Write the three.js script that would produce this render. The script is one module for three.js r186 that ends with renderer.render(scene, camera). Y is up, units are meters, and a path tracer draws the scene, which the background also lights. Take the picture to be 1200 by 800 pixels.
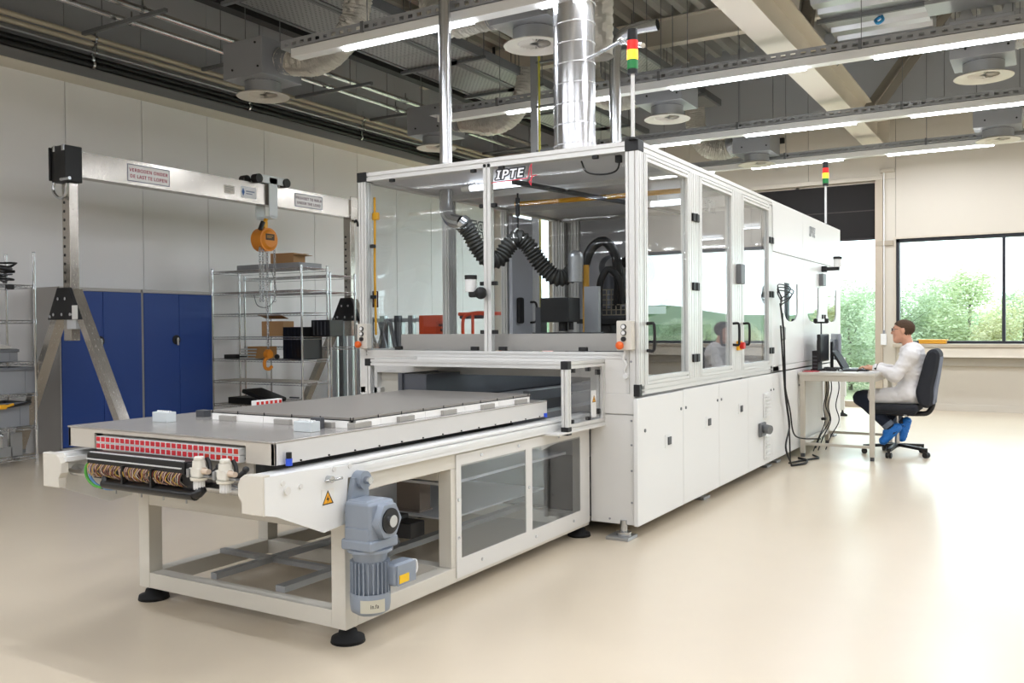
import * as THREE from 'three';
import { RoundedBoxGeometry } from 'three/addons/geometries/RoundedBoxGeometry.js';
import { mergeGeometries, mergeVertices } from 'three/addons/utils/BufferGeometryUtils.js';
import { MarchingCubes } from 'three/addons/objects/MarchingCubes.js';
import { RectAreaLightUniformsLib } from 'three/addons/lights/RectAreaLightUniformsLib.js';
import { FontLoader } from 'three/addons/loaders/FontLoader.js';
import { TextGeometry } from 'three/addons/geometries/TextGeometry.js';
import { createNoise3D } from 'simplex-noise';

// ---------------------------------------------------------------- camera, sky, light, exposure
const scene = new THREE.Scene();
const renderer = new THREE.WebGLRenderer({ antialias: true });
renderer.toneMapping = THREE.LinearToneMapping;
renderer.toneMappingExposure = 2.75;
renderer.shadowMap.enabled = true;
RectAreaLightUniformsLib.init();
const camera = new THREE.PerspectiveCamera(41.61, 1.5, 0.05, 300);
camera.position.set(0, 1.4, 0);
camera.rotation.order = 'YXZ';
camera.rotation.set(THREE.MathUtils.degToRad(-0.883), THREE.MathUtils.degToRad(30.888), THREE.MathUtils.degToRad(-0.445));
scene.add(camera);
const SKY = 2.1;                                   // overcast daylight outside the windows
scene.background = new THREE.Color(0.84, 0.94, 1.0);
scene.backgroundIntensity = SKY;
const STRIP_LIGHT = 42, STRIP_GLOW = 7;            // the ceiling light strips

// ---------------------------------------------------------------- helpers
let seed = 12345;
const rnd = () => { seed = (seed * 1664525 + 1013904223) >>> 0; return seed / 4294967296; };
const rr = (a, b) => a + (b - a) * rnd();
const noise3 = createNoise3D(rnd);
const V = (x, y, z) => new THREE.Vector3(x, y, z);
const used = {};
function numbered(name) { const n = used[name] || 0; used[name] = n + 1; return n ? name + '_' + String(n).padStart(3, '0') : name; }
function clean(g) {
  let o = g.index ? g.toNonIndexed() : g.clone();
  for (const k of Object.keys(o.attributes)) if (!['position', 'normal', 'uv'].includes(k)) o.deleteAttribute(k);
  if (!o.attributes.normal) o.computeVertexNormals();
  if (!g.userData.keepUV) {
    const p = o.attributes.position, n = o.attributes.normal, uv = new Float32Array(p.count * 2);
    for (let i = 0; i < p.count; i++) {
      const ax = Math.abs(n.getX(i)), ay = Math.abs(n.getY(i)), az = Math.abs(n.getZ(i));
      const x = p.getX(i), y = p.getY(i), z = p.getZ(i);
      if (ay >= ax && ay >= az) { uv[2 * i] = x; uv[2 * i + 1] = z; } else if (ax >= az) { uv[2 * i] = z; uv[2 * i + 1] = y; } else { uv[2 * i] = x; uv[2 * i + 1] = y; }
    }
    o.setAttribute('uv', new THREE.BufferAttribute(uv, 2));
  } else if (!o.attributes.uv) o.setAttribute('uv', new THREE.BufferAttribute(new Float32Array(o.attributes.position.count * 2), 2));
  o.morphAttributes = {};
  return o;
}
function geo(list) { const a = [].concat(list).map(clean); return a.length === 1 ? a[0] : mergeGeometries(a); }
const M = (name, list, mat, parent) => {            // one mesh; geometry in the parent's own coordinates
  const g = geo(list);
  if (parent && parent.userData.w) g.translate(-parent.userData.w[0], -parent.userData.w[1], -parent.userData.w[2]);
  const m = new THREE.Mesh(g, mat); m.name = parent ? name : numbered(name); m.castShadow = m.receiveShadow = true;
  (parent ? parent : scene).add(m);
  if (parent && parent.userData.w) m.userData.w = parent.userData.w;
  return m;
};
const made = [];
// a thing: a Group at its base. Parts given with M() are built in world coordinates unless local is set
function thing(name, label, category, [x, y, z] = [0, 0, 0], { group, local, turn = 0 } = {}) {
  const o = new THREE.Group(); o.name = numbered(name); o.position.set(x, y, z); o.rotation.y = turn; scene.add(o);
  o.userData.label = label; o.userData.category = category; if (group) o.userData.group = group;
  if (!local) o.userData.w = [x, y, z];
  made.push(o); return o;
}
function partGroup(name, parent) { const o = new THREE.Group(); o.name = name; parent.add(o); if (parent.userData.w) o.userData.w = parent.userData.w; return o; }
function structure(name, list, mat) { const m = M(name, list, mat); m.name = name; m.userData.kind = 'structure'; return m; }
function structGroup(name, p = [0, 0, 0]) { const o = new THREE.Group(); o.name = name; o.userData.kind = 'structure'; o.position.set(...p); o.userData.w = p; scene.add(o); made.push(o); return o; }
function copy(src, [x, y, z], turn, label) {
  const c = src.clone(); c.name = numbered(src.name.replace(/_\d\d\d$/, '')); c.position.set(x, y, z); c.rotation.y = turn || 0; c.userData = { ...src.userData }; if (label) c.userData.label = label; scene.add(c); return c;
}
const BX = (x0, x1, y0, y1, z0, z1, r = 0) => {
  const w = Math.abs(x1 - x0), h = Math.abs(y1 - y0), d = Math.abs(z1 - z0);
  const g = r > 0 ? new RoundedBoxGeometry(w, h, d, 1, Math.min(r, w / 2.01, h / 2.01, d / 2.01)) : new THREE.BoxGeometry(w, h, d);
  return g.translate((x0 + x1) / 2, (y0 + y1) / 2, (z0 + z1) / 2);
};
const CB = (cx, cy, cz, w, h, d, r = 0) => BX(cx - w / 2, cx + w / 2, cy - h / 2, cy + h / 2, cz - d / 2, cz + d / 2, r);
const toV = (p) => (p.isVector3 ? p : V(...p));
function CY(a, b, r0, r1 = r0, seg = 14, open = false) {
  a = toV(a); b = toV(b); const d = b.clone().sub(a), L = d.length();
  const g = new THREE.CylinderGeometry(r1, r0, L, seg, 1, open);
  g.applyQuaternion(new THREE.Quaternion().setFromUnitVectors(V(0, 1, 0), d.normalize()));
  return g.translate((a.x + b.x) / 2, (a.y + b.y) / 2, (a.z + b.z) / 2);
}
function BAR(a, b, w, h) {                        // a square bar from a to b
  a = toV(a); b = toV(b); const d = b.clone().sub(a), L = d.length();
  const g = new THREE.BoxGeometry(w, h, L); const m = new THREE.Matrix4().lookAt(b, a, Math.abs(d.y) > 0.95 * L ? V(0, 0, 1) : V(0, 1, 0)); m.setPosition(0, 0, 0);
  g.applyMatrix4(m); return g.translate((a.x + b.x) / 2, (a.y + b.y) / 2, (a.z + b.z) / 2);
}
function TU(pts, r, seg = 24, rs = 8, closed = false) { return new THREE.TubeGeometry(new THREE.CatmullRomCurve3(pts.map(toV), closed, 'centripetal'), seg, r, rs, closed); }
function LA(pts, seg = 24) { return new THREE.LatheGeometry(pts.map((p) => new THREE.Vector2(p[0], p[1])), seg); }
const SP = (x, y, z, r, s = [1, 1, 1], ws = 16, hs = 12) => new THREE.SphereGeometry(r, ws, hs).scale(...s).translate(x, y, z);
function EX(pts, depth, bevel = 0) {               // extrusion along +z of an outline in xy
  const s = new THREE.Shape(pts.map((p) => new THREE.Vector2(p[0], p[1])));
  return new THREE.ExtrudeGeometry(s, { depth, bevelEnabled: bevel > 0, bevelSize: bevel, bevelThickness: bevel, bevelSegments: 1, steps: 1, curveSegments: 6 });
}
// outline in (z, y) extruded along x from x0 to x1
function EXX(pts, x0, x1, bevel = 0) { return EX(pts.map(([z, y]) => [-z, y]), x1 - x0 - 2 * bevel, bevel).rotateY(Math.PI / 2).translate(x0 + bevel, 0, 0); }
// grooved aluminium profile along an axis; nu, nv slots across its two sides
function slots(u0, u1, v0, v1, nu, nv, s = 0.009, d = 0.009) {
  const pts = [], run = (ax, ay, bx, by, n, ox, oy) => {
    const L = Math.hypot(bx - ax, by - ay), ux = (bx - ax) / L, uy = (by - ay) / L;
    pts.push([ax, ay]);
    for (let i = 0; i < n; i++) { const c = ((i + 0.5) / n) * L; for (const [t, k] of [[c - s / 2, 0], [c - s / 2, d], [c + s / 2, d], [c + s / 2, 0]]) pts.push([ax + ux * t + ox * k, ay + uy * t + oy * k]); }
  };
  run(u0, v0, u1, v0, nu, 0, 1); run(u1, v0, u1, v1, nv, -1, 0); run(u1, v1, u0, v1, nu, 0, -1); run(u0, v1, u0, v0, nv, 1, 0);
  return pts;
}
function PR(x0, x1, y0, y1, z0, z1) {
  const w = x1 - x0, h = y1 - y0, d = z1 - z0, n = (a) => Math.max(1, Math.round(a / 0.045));
  if (h >= w && h >= d) return EX(slots(x0, x1, -z1, -z0, n(w), n(d)), h).rotateX(-Math.PI / 2).translate(0, y0, 0);
  if (d >= w && d >= h) return EX(slots(x0, x1, y0, y1, n(w), n(h)), d).translate(0, 0, z0);
  return EX(slots(-z1, -z0, y0, y1, n(d), n(h)), w).rotateY(Math.PI / 2).translate(x0, 0, 0);
}
// ---------------------------------------------------------------- materials
function canvasTex(w, h, draw, srgb = true) {
  const c = document.createElement('canvas'); c.width = w; c.height = h; draw(c.getContext('2d'), w, h);
  const t = new THREE.CanvasTexture(c); if (srgb) t.colorSpace = THREE.SRGBColorSpace; t.anisotropy = 4; return t;
}
function noiseTex(n, f, repeat) {                  // tiling data texture
  const d = new Uint8Array(n * n * 4);
  for (let y = 0; y < n; y++) for (let x = 0; x < n; x++) { const v = Math.max(0, Math.min(255, f(x / n, y / n))); d.set(v.length ? v : [v, v, v, 255], (y * n + x) * 4); }
  const t = new THREE.DataTexture(d, n, n); t.wrapS = t.wrapT = THREE.RepeatWrapping; t.magFilter = THREE.LinearFilter; t.repeat.set(repeat, repeat); t.needsUpdate = true; return t;
}
function tile(x, y, f, s) { const a = x * 2 * Math.PI, b = y * 2 * Math.PI; return noise3(Math.cos(a) * f + s, Math.sin(a) * f + Math.cos(b) * f * 0.7, Math.sin(b) * f + s * 2); }
const S = (color, roughness = 0.5, metalness = 0, extra = {}) => new THREE.MeshStandardMaterial({ color, roughness, metalness, ...extra });
const P = (o) => new THREE.MeshPhysicalMaterial(o);
const roughA = noiseTex(256, (x, y) => 150 + 14 * tile(x, y, 0.4, 3) + 8 * tile(x, y, 1.2, 7), 0.2);
const floorTint = noiseTex(256, (x, y) => 246 + 4 * tile(x, y, 0.3, 11) + 2 * tile(x, y, 0.9, 5) + 2 * tile(x, y, 6, 2), 0.11);
const brushed = noiseTex(128, (x, y) => 150 + 60 * noise3(x * 90, Math.cos(y * 6.283) * 1.5, Math.sin(y * 6.283) * 1.5), 1.5);
const crinkle = noiseTex(128, (x, y) => 128 + 70 * tile(x, y, 3, 4) + 50 * tile(x, y, 7, 9), 5);
const weave = noiseTex(64, (x, y) => 128 + 50 * Math.sin(x * 16 * 6.283) * Math.sin(y * 16 * 6.283) + 40 * tile(x, y, 6, 2), 12);
const C = {
  floor: P({ color: '#dbccb4', map: floorTint, roughness: 0.55, roughnessMap: roughA, clearcoat: 0.22, clearcoatRoughness: 0.2 }),
  wallPanel: S('#ecebea', 0.5), wallUp: S('#acaeb2', 0.75), wallBeam: S('#7d7d7e', 0.7), wallBack: S('#cdc5b7', 0.7), deck: S('#b9b7b1', 0.42, 0.35),
  girder: S('#dcd4c6', 0.55), dark: S('#141414', 0.6), blind: S('#15110f', 0.85), winFrame: S('#2a2c33', 0.45, 0.2), sill: S('#e8e0d2', 0.5), doorFrame: S('#b9ab98', 0.5),
  white: S('#e6e6e3', 0.36), whiteB: S('#dddbd6', 0.42), cream: S('#d5d0c4', 0.42), greyP: S('#8f9093', 0.45), greyD: S('#46484c', 0.5), plate: S('#b3ada7', 0.4, 0.2),
  alu: S('#d3d3d1', 0.36, 0.5), aluW: S('#dcdbd7', 0.36, 0.3), raw: S('#b7b1a8', 0.36, 0.75, { roughnessMap: brushed }), steel: S('#c2c4c6', 0.22, 0.95), chrome: S('#d8d9da', 0.14, 1.0),
  galv: S('#a9abad', 0.38, 0.75), galvD: S('#77797b', 0.5, 0.5), duct: S('#c9cacb', 0.24, 0.95), foil: S('#f0ece2', 0.32, 0.6, { bumpMap: crinkle, bumpScale: 0.02 }),
  black: S('#101011', 0.5), blackS: S('#0d0d0e', 0.3), rubber: S('#0c0c0d', 0.75), blue: S('#123a82', 0.45), cabGrey: S('#aeaba7', 0.5), red: S('#c81e14', 0.4), orange: S('#e8641c', 0.45), orangeL: S('#e2542a', 0.5), yellow: S('#e7a91d', 0.45),
  motor: S('#8d96a2', 0.42, 0.15), cardboard: S('#a9835a', 0.85), crate: S('#8e9196', 0.55), hose: S('#3b3b38', 0.6), lens: P({ color: '#ffffff', roughness: 0.4 }),
  glass: P({ color: '#fbfdfd', roughness: 0.0, transmission: 1, thickness: 0, ior: 1.5 }), clearPane: P({ color: '#fafbfb', roughness: 0.0, transmission: 1, thickness: 0, ior: 1.14 }), acryl: P({ color: '#f7f8f9', roughness: 0.0, transmission: 1, thickness: 0, ior: 1.5 }), window: P({ color: '#f4faf9', roughness: 0.0, transmission: 1, thickness: 0, ior: 1.45 }),
  darkGlass: P({ color: '#10191a', roughness: 0.03, metalness: 0, clearcoat: 1, clearcoatRoughness: 0.02 }), coat: S('#dfdcda', 0.85, 0, { bumpMap: weave, bumpScale: 0.0004 }), jeans: S('#1a2233', 0.9, 0, { bumpMap: weave, bumpScale: 0.0005 }),
  skin: P({ color: '#d19c80', roughness: 0.5, sheen: 0.2 }), hair: S('#46321f', 0.8), shoe: S('#1d74c9', 0.5), fabric: S('#23252b', 0.9, 0, { bumpMap: weave, bumpScale: 0.0006 }), fabricB: S('#6a6f7d', 0.85),
  grass: S('#8f9070', 0.95), bark: S('#6d675c', 0.9), hill: S('#5d7350', 0.95),
};
const emis = (hex, k, base = '#ffffff') => new THREE.MeshStandardMaterial({ color: base, emissive: hex, emissiveIntensity: k, roughness: 0.4 });
const signMat = (w, h, draw) => S('#ffffff', 0.55, 0, { map: canvasTex(w, h, draw) });
// a flat printed sheet: facing 'z' (+z), 'x' (+x) or '-x'; a thin box whose face carries the print
function sheet(name, mat, x, y, z, w, h, face, parent, t = 0.002) {
  const g = new THREE.PlaneGeometry(w, h).translate(0, 0, t); g.userData.keepUV = true;
  const back = new THREE.BoxGeometry(w, h, t * 0.9).translate(0, 0, t / 2); back.userData.keepUV = true;
  back.attributes.uv.array.fill(0.015);
  const out = [g, back]; for (const q of out) { if (face === 'x') q.rotateY(Math.PI / 2); if (face === '-x') q.rotateY(-Math.PI / 2); if (face === '-z') q.rotateY(Math.PI); if (face === 'y') q.rotateX(-Math.PI / 2); q.translate(x, y, z); }
  return M(name, out, mat, parent);
}
// ================================================================ THE ROOM
const XL = -10.05, XR = 8.5, ZB = -16.1, ZN = 24, HC = 6.3, ZC = 1.5, XW = -23;   // the rear half of the hall (behind the camera) is wider
structure('floor', [BX(XL - 0.3, XR + 0.3, -0.3, 0, ZB - 0.3, ZC), BX(XW - 0.3, XR + 0.3, -0.3, 0, ZC, ZN + 0.3)], C.floor);
structure('wall_rear_left', [BX(XW - 0.3, XW, 0, HC + 0.2, ZC - 0.3, ZN + 0.3), BX(XW, XL - 0.3, 0, HC + 0.2, ZC - 0.3, ZC)], C.wallBack);
// ceiling: trapezoid steel deck whose ribs run along z
{
  const pts = [], p = 0.3; let top = [];
  for (let x = XL - 0.3; x < XR + 0.3; x += p) { top.push([x, HC], [x + 0.11, HC], [x + 0.15, HC + 0.14], [x + 0.26, HC + 0.14]); }
  pts.push(...top, [XR + 0.4, HC], [XR + 0.4, HC + 0.35], [XL - 0.3, HC + 0.35]);
  structure('ceiling', [EX(pts, ZN - ZB + 0.6).translate(0, 0, ZB - 0.3), BX(XW - 0.3, XL - 0.3, HC, HC + 0.35, ZC - 0.3, ZN + 0.3)], C.deck);
}
structure('wall_right', BX(XR, XR + 0.3, 0, HC + 0.2, ZB - 0.3, ZN + 0.3), C.wallBack);
structure('wall_front', BX(XW - 0.3, XR, 0, HC + 0.2, ZN, ZN + 0.3), C.wallBack);
// left wall: sandwich panels with recessed joints, a boxed ledge, darker wall above
const wl = structGroup('wall_left', [XL, 0, 0]);
M('wall_core', BX(XL - 0.3, XL - 0.045, 0, HC + 0.2, ZB - 0.3, ZC), S('#4b4946', 0.8), wl);
for (let i = 0; i < 40; i++) {
  const z1 = ZC - 0.02 - ((ZC - 0.02 + 6.488) % 1.052) - i * 1.052 + 1.052, z0 = z1 - 1.052;
  if (z1 < ZB) break;
  M('wall_panel', BX(XL - 0.06, XL, 0.0, 4.4, Math.max(z0, ZB) + 0.0045, Math.min(z1, ZC) - 0.0045, 0.003), C.wallPanel, wl);
  M('upper_wall_panel', BX(XL - 0.06, XL, 4.48, HC + 0.1, Math.max(z0, ZB) + 0.004, Math.min(z1, ZC) - 0.004), C.wallUp, wl);
}
M('ledge', BX(XL - 0.05, XL + 0.36, 4.374, 4.49, ZB, ZC, 0.004), C.wallBeam, wl); M('lit_soffit', BX(XL, XL + 0.358, 4.366, 4.374, ZB, ZC), S('#d6d0c2', 0.6), wl);  // ledge underside kept paler: light bounced off the floor is put into its colour
// back wall with the long window and the tall blinded opening
const wb = structGroup('wall_back', [0, 0, ZB]);
const Z0 = ZB - 0.3, WT = 2.82, WS = 1.08, WX = -2.19, DX0 = -6.35, DX1 = -2.51, DT = 3.82, SX0 = -9.75, SX1 = -6.65;
const wbMat = C.wallBack;
function backPanels(x0, x1, y0, y1) { const n = Math.max(1, Math.round((x1 - x0) / 2.1)), w = (x1 - x0) / n; for (let i = 0; i < n; i++) M('wall_panel', BX(x0 + i * w + 0.003, x0 + (i + 1) * w - 0.003, y0, y1, Z0, ZB), wbMat, wb); }
M('wall_core', [BX(XL, SX0 - 0.02, 0, HC + 0.1, Z0, ZB - 0.02), BX(SX0 - 0.02, XR, DT + 0.02, HC + 0.1, Z0, ZB - 0.02), BX(SX1 + 0.02, DX0 - 0.02, 0, DT + 0.1, Z0, ZB - 0.02), BX(DX1 + 0.02, WX - 0.02, 0, DT + 0.1, Z0, ZB - 0.02), BX(WX - 0.1, XR, WT + 0.02, DT + 0.1, Z0, ZB - 0.02), BX(WX - 0.1, XR, 0, WS - 0.02, Z0, ZB - 0.02)], S('#6d675d', 0.8), wb);
backPanels(XL, SX0, 0, DT); backPanels(SX1, DX0, 0, DT); backPanels(DX1 + 0.12, WX, 0, DT);
backPanels(WX, XR, WT, 5.02); backPanels(WX, XR, 0.11, WS); 
for (const [x0, x1] of [[XL, -7.9], [-7.9, -5.75], [-5.75, -3.6], [-3.6, -1.46], [-1.46, 0.7], [0.7, 2.8], [2.8, 4.9], [4.9, XR]]) { if (x0 < -2) M('wall_panel', BX(x0 + 0.004, Math.min(x1, WX) - 0.004, DT + 0.005, 5.02, Z0, ZB), wbMat, wb); M('upper_wall_panel', BX(x0 + 0.004, x1 - 0.004, 5.03, HC + 0.1, Z0, ZB), C.wallUp, wb); }
M('door_surround', BX(DX1, DX1 + 0.12, 0, DT, Z0, ZB + 0.03, 0.004), C.doorFrame, wb);
M('lintel_trim', BX(DX0, DX1 + 0.12, DT, DT + 0.07, ZB - 0.02, ZB + 0.035, 0.004), S('#c9c0b1', 0.6), wb);
structure('baseboard_back', BX(WX, XR, 0, 0.11, ZB - 0.01, ZB + 0.02, 0.003), S('#cfc8bb', 0.5));
structure('trim_1', BX(DX1 + 0.005, WX - 0.035, 2.72, 2.80, ZB + 0.001, ZB + 0.04, 0.004), S('#a79b89', 0.6));
// the long window
const w1 = structGroup('window_1', [WX, WS, ZB]);
{
  const f = []; f.push(BX(WX, XR, WS, WS + 0.05, Z0 + 0.1, ZB - 0.04), BX(WX, XR, WT - 0.05, WT, Z0 + 0.1, ZB - 0.04), BX(WX, WX + 0.05, WS, WT, Z0 + 0.1, ZB - 0.04));
  M('window_frame', f, C.winFrame, w1);
  for (let x = -0.617; x < XR; x += 1.575) M('mullion', BX(x - 0.024, x + 0.024, WS, WT, Z0 + 0.08, ZB - 0.03, 0.003), C.winFrame, w1);
  let a = WX; for (let x = -0.617; a < XR; x += 1.575) { M('window_pane', BX(a + 0.02, Math.min(x, XR) - 0.02, WS + 0.03, WT - 0.03, Z0 + 0.15, Z0 + 0.17), C.window, w1); a = x; }
  M('window_reveal', [BX(WX - 0.03, WX, WS - 0.02, WT, Z0, ZB + 0.012), BX(WX - 0.03, XR, WT, WT + 0.03, Z0, ZB + 0.012)], S('#cabfae', 0.6), w1);
  M('window_sill', BX(WX - 0.02, XR, WS - 0.05, WS + 0.005, Z0 + 0.1, ZB + 0.24, 0.006), S('#b9ad9a', 0.5), w1);
  M('sill_board', BX(WX + 0.25, XR, 0.87, WS - 0.055, ZB, ZB + 0.2, 0.004), C.sill, w1);
}
// wall heating pipe housing under the sill board
structure('trim_2', BX(WX + 0.3, XR, 0.73, 0.862, ZB, ZB + 0.09, 0.004), S('#a39c8e', 0.6));
// tall glazed opening with the roller blind
const w2 = structGroup('window_2', [DX0, 0, ZB]);
M('window_frame', [BX(DX0, DX1, 0, 0.1, Z0 + 0.1, ZB - 0.06), BX(DX0, DX1, DT - 0.06, DT, Z0 + 0.1, ZB - 0.06), BX(DX0, DX0 + 0.06, 0, DT, Z0 + 0.1, ZB - 0.06), BX(-3.83, -3.77, 0, DT, Z0 + 0.1, ZB - 0.06), BX(-5.13, -5.07, 0, DT, Z0 + 0.1, ZB - 0.06)], C.doorFrame, w2);
for (const [a, b] of [[DX0 + 0.05, -5.12], [-5.08, -3.82], [-3.78, DX1]]) M('window_pane', BX(a, b, 0.08, DT - 0.04, Z0 + 0.15, Z0 + 0.17), C.window, w2);
const w3 = structGroup('window_3', [SX0, 0, ZB]);
M('window_frame', [BX(SX0, SX1, 0, 0.1, Z0 + 0.1, ZB - 0.06), BX(SX0, SX1, DT - 0.06, DT, Z0 + 0.1, ZB - 0.06), BX(SX0, SX0 + 0.06, 0, DT, Z0 + 0.1, ZB - 0.06), BX(-8.78, -8.7, 0, DT, Z0 + 0.1, ZB - 0.06), BX(-7.72, -7.64, 0, DT, Z0 + 0.1, ZB - 0.06), BX(SX1 - 0.06, SX1, 0, DT, Z0 + 0.1, ZB - 0.06)], C.doorFrame, w3);
for (const [a, b] of [[SX0 + 0.05, -8.77], [-8.71, -7.71], [-7.65, SX1 - 0.05]]) M('window_pane', BX(a, b, 0.08, DT - 0.04, Z0 + 0.15, Z0 + 0.17), C.window, w3);
{
  const t = thing('roller_blind', 'dark brown roller blind drawn half down over the tall glazing behind the machine', 'blind', [DX0, 2.83, ZB]);
  M('fabric', [BX(DX0 + 0.02, DX1 - 0.005, 3.33, DT - 0.04, ZB - 0.02, ZB - 0.012), BX(DX0 + 0.02, DX1 - 0.005, 2.86, 3.322, ZB - 0.02, ZB - 0.012)], C.blind, t);
  M('seam', BX(DX0 + 0.02, DX1 - 0.005, 3.318, 3.334, ZB - 0.022, ZB - 0.008), S('#3d3733', 0.8), t);
  M('bottom_bar', BX(DX0 + 0.02, DX1 - 0.005, 2.83, 2.862, ZB - 0.03, ZB - 0.004, 0.004), S('#211c1a', 0.6), t);
}
// ---------------------------------------------------------------- outside: ground, hills, trees
structure('ground', BX(-90, 120, -0.9, -0.35, -260, ZB - 0.35), C.grass);
{
  const g = new THREE.PlaneGeometry(420, 60, 90, 12).rotateX(-Math.PI / 2).translate(60, 0, -190), p = g.attributes.position;
  for (let i = 0; i < p.count; i++) { const x = p.getX(i), z = p.getZ(i), k = Math.max(0, 1 - Math.abs(z + 190) / 30); p.setY(i, -0.6 + k * k * (3 - 2 * k) * (6 + 4.5 * noise3(x * 0.012, 0, 0.3) + 1.2 * noise3(x * 0.05, z * 0.03, 1))); }
  g.computeVertexNormals(); structure('hills', g, C.hill);
}
{
  const leafMat = ['#c6d0ab', '#b8c6a6', '#d0cfa9', '#b0c1a6'].map((c) => P({ color: c, roughness: 0.9, transmission: 0.4, thickness: 0, side: THREE.DoubleSide }));  // leaf tones paled: the outdoor haze is put into their colour
  const crown = (n, sx, sy, sz, y, size) => {
    const pos = [], lump = [];
    for (let i = 0; i < 16; i++) { const a = rnd() * 6.283, h = rr(-0.9, 0.95), r = Math.sqrt(1 - h * h) * rr(0.25, 0.8); lump.push([Math.cos(a) * r * sx, y + h * sy * 0.85, Math.sin(a) * r * sz, rr(0.3, 0.55)]); }
    const a = V(0, 0, 0), b = V(0, 0, 0), c = V(0, 0, 0);
    for (let i = 0; i < n; i++) {
      const L = lump[Math.floor(rnd() * 16)], d = V(rr(-1, 1), rr(-1, 1), rr(-1, 1)).normalize().multiplyScalar(Math.cbrt(rnd()) * L[3]);
      const o = V(L[0] + d.x * sx, L[1] + d.y * sy, L[2] + d.z * sz);
      a.set(rr(-1, 1), rr(-1, 1), rr(-1, 1)).normalize(); b.set(rr(-1, 1), rr(-1, 1), rr(-1, 1)).cross(a).normalize(); const s = size * rr(0.6, 1.3);
      a.multiplyScalar(s); b.multiplyScalar(s * 0.6);
      for (const [p, q] of [[-1, 0], [0, -1], [1, 0], [-1, 0], [1, 0], [0, 1]]) pos.push(o.x + a.x * p + b.x * q, o.y + a.y * p + b.y * q, o.z + a.z * p + b.z * q);
    }
    const g = new THREE.BufferGeometry(); g.setAttribute('position', new THREE.BufferAttribute(new Float32Array(pos), 3)); g.computeVertexNormals(); return g;
  };
  const kinds = [0, 1, 2].map((k) => crown(14000, 1.9, 3.2, 1.9, 3.5, 0.066));
  const trunk = () => { const l = [CY([0, -0.4, 0], [rr(-0.2, 0.2), 5.4, rr(-0.2, 0.2)], 0.085, 0.03, 7)]; for (let i = 0; i < 5; i++) { const y = rr(1.5, 4.2), a = rnd() * 6.28; l.push(CY([0, y, 0], [Math.cos(a) * 0.9, y + 1.2, Math.sin(a) * 0.9], 0.03, 0.01, 5)); } return l; };
  const trunks = [trunk(), trunk(), trunk()];
  const spots = [
    [-6.3, -27, 0.72, 'broad tree seen behind the left part of the tall glazing'], [-4.6, -25.5, 0.78, 'pale leafy tree seen through the gap right of the machine end'], [-3.25, -24.2, 0.74, 'birch-like tree beside the wall post outside the glazing'], [-1.75, -24.8, 0.83, 'tallest pale green tree behind the seated person'],
    [-0.55, -23.5, 0.62, 'yellowish low tree in the middle of the long window'], [0.35, -26.5, 0.66, 'tree just left of the window mullion'], [1.5, -26, 0.5, 'autumn-tinted bush right of the window mullion'], [-2.6, -28.5, 0.83, 'tree standing in the second row behind the tallest tree'], [-5.4, -30, 0.8, 'tree in the rear row behind the glazing'], [-0.9, -29.5, 0.72, 'rear row tree with bare thin stems'],
    [-9.2, -26, 0.75, 'tree seen through the narrow far window'], [-11.5, -27.5, 0.8, 'darker tree at the far left outside'], [3.2, -30, 0.42, 'small bush out in the open field'], [5.2, -33, 0.45, 'rounded bush in the field reflected in the machine doors'], [7.6, -36, 0.5, 'larger bush in the field to the right'], [10.5, -40, 0.55, 'distant bush beyond the field bushes'], [14, -44, 0.6, 'bush near the foot of the hills'], [18, -50, 0.7, 'broad bush near the foot of the hills'], [23, -55, 0.75, 'last bush on the right of the field'],
  ];
  spots.forEach(([x, z, s, label], i) => {
    const t = thing('tree', label, 'tree', [x, -0.35, z], { local: true, turn: i * 1.7 });
    t.scale.set(s * 0.95, s * 0.56, s * 0.95);
    M('trunk', trunks[i % 3], C.bark, t); const c = M('foliage', kinds[i % 3], leafMat[[3, 1, 1, 0, 2, 0, 2, 1, 3, 1, 1, 3, 0, 2, 0, 1, 0, 2, 0][i]], t); c.userData.kind = 'stuff';
  });
}
// ================================================================ THE TEST MACHINE
const X0 = -4.67, X1 = -2.304, ZF = -5.47, ZM = -8.77, ZE = -12.07, TOP = 2.618, BOT = 0.09, YB = 0.95;
const mc = thing('inspection_machine', 'large white inspection machine with glazed aluminium doors in front and closed white cabinet behind', 'machine', [-3.487, 0, -8.77]);
const mtext = (txt, o = {}) => canvasTex(o.w || 256, o.h || 64, (c, w, h) => { c.fillStyle = o.bg || '#f4f3f0'; c.fillRect(0, 0, w, h); c.fillStyle = o.fg || '#222'; c.font = (o.font || 'bold 40px sans-serif'); c.textAlign = 'center'; c.textBaseline = 'middle'; [].concat(txt).forEach((s, i, a) => c.fillText(s, w / 2, h * (i + 0.5) / a.length)); });
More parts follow.
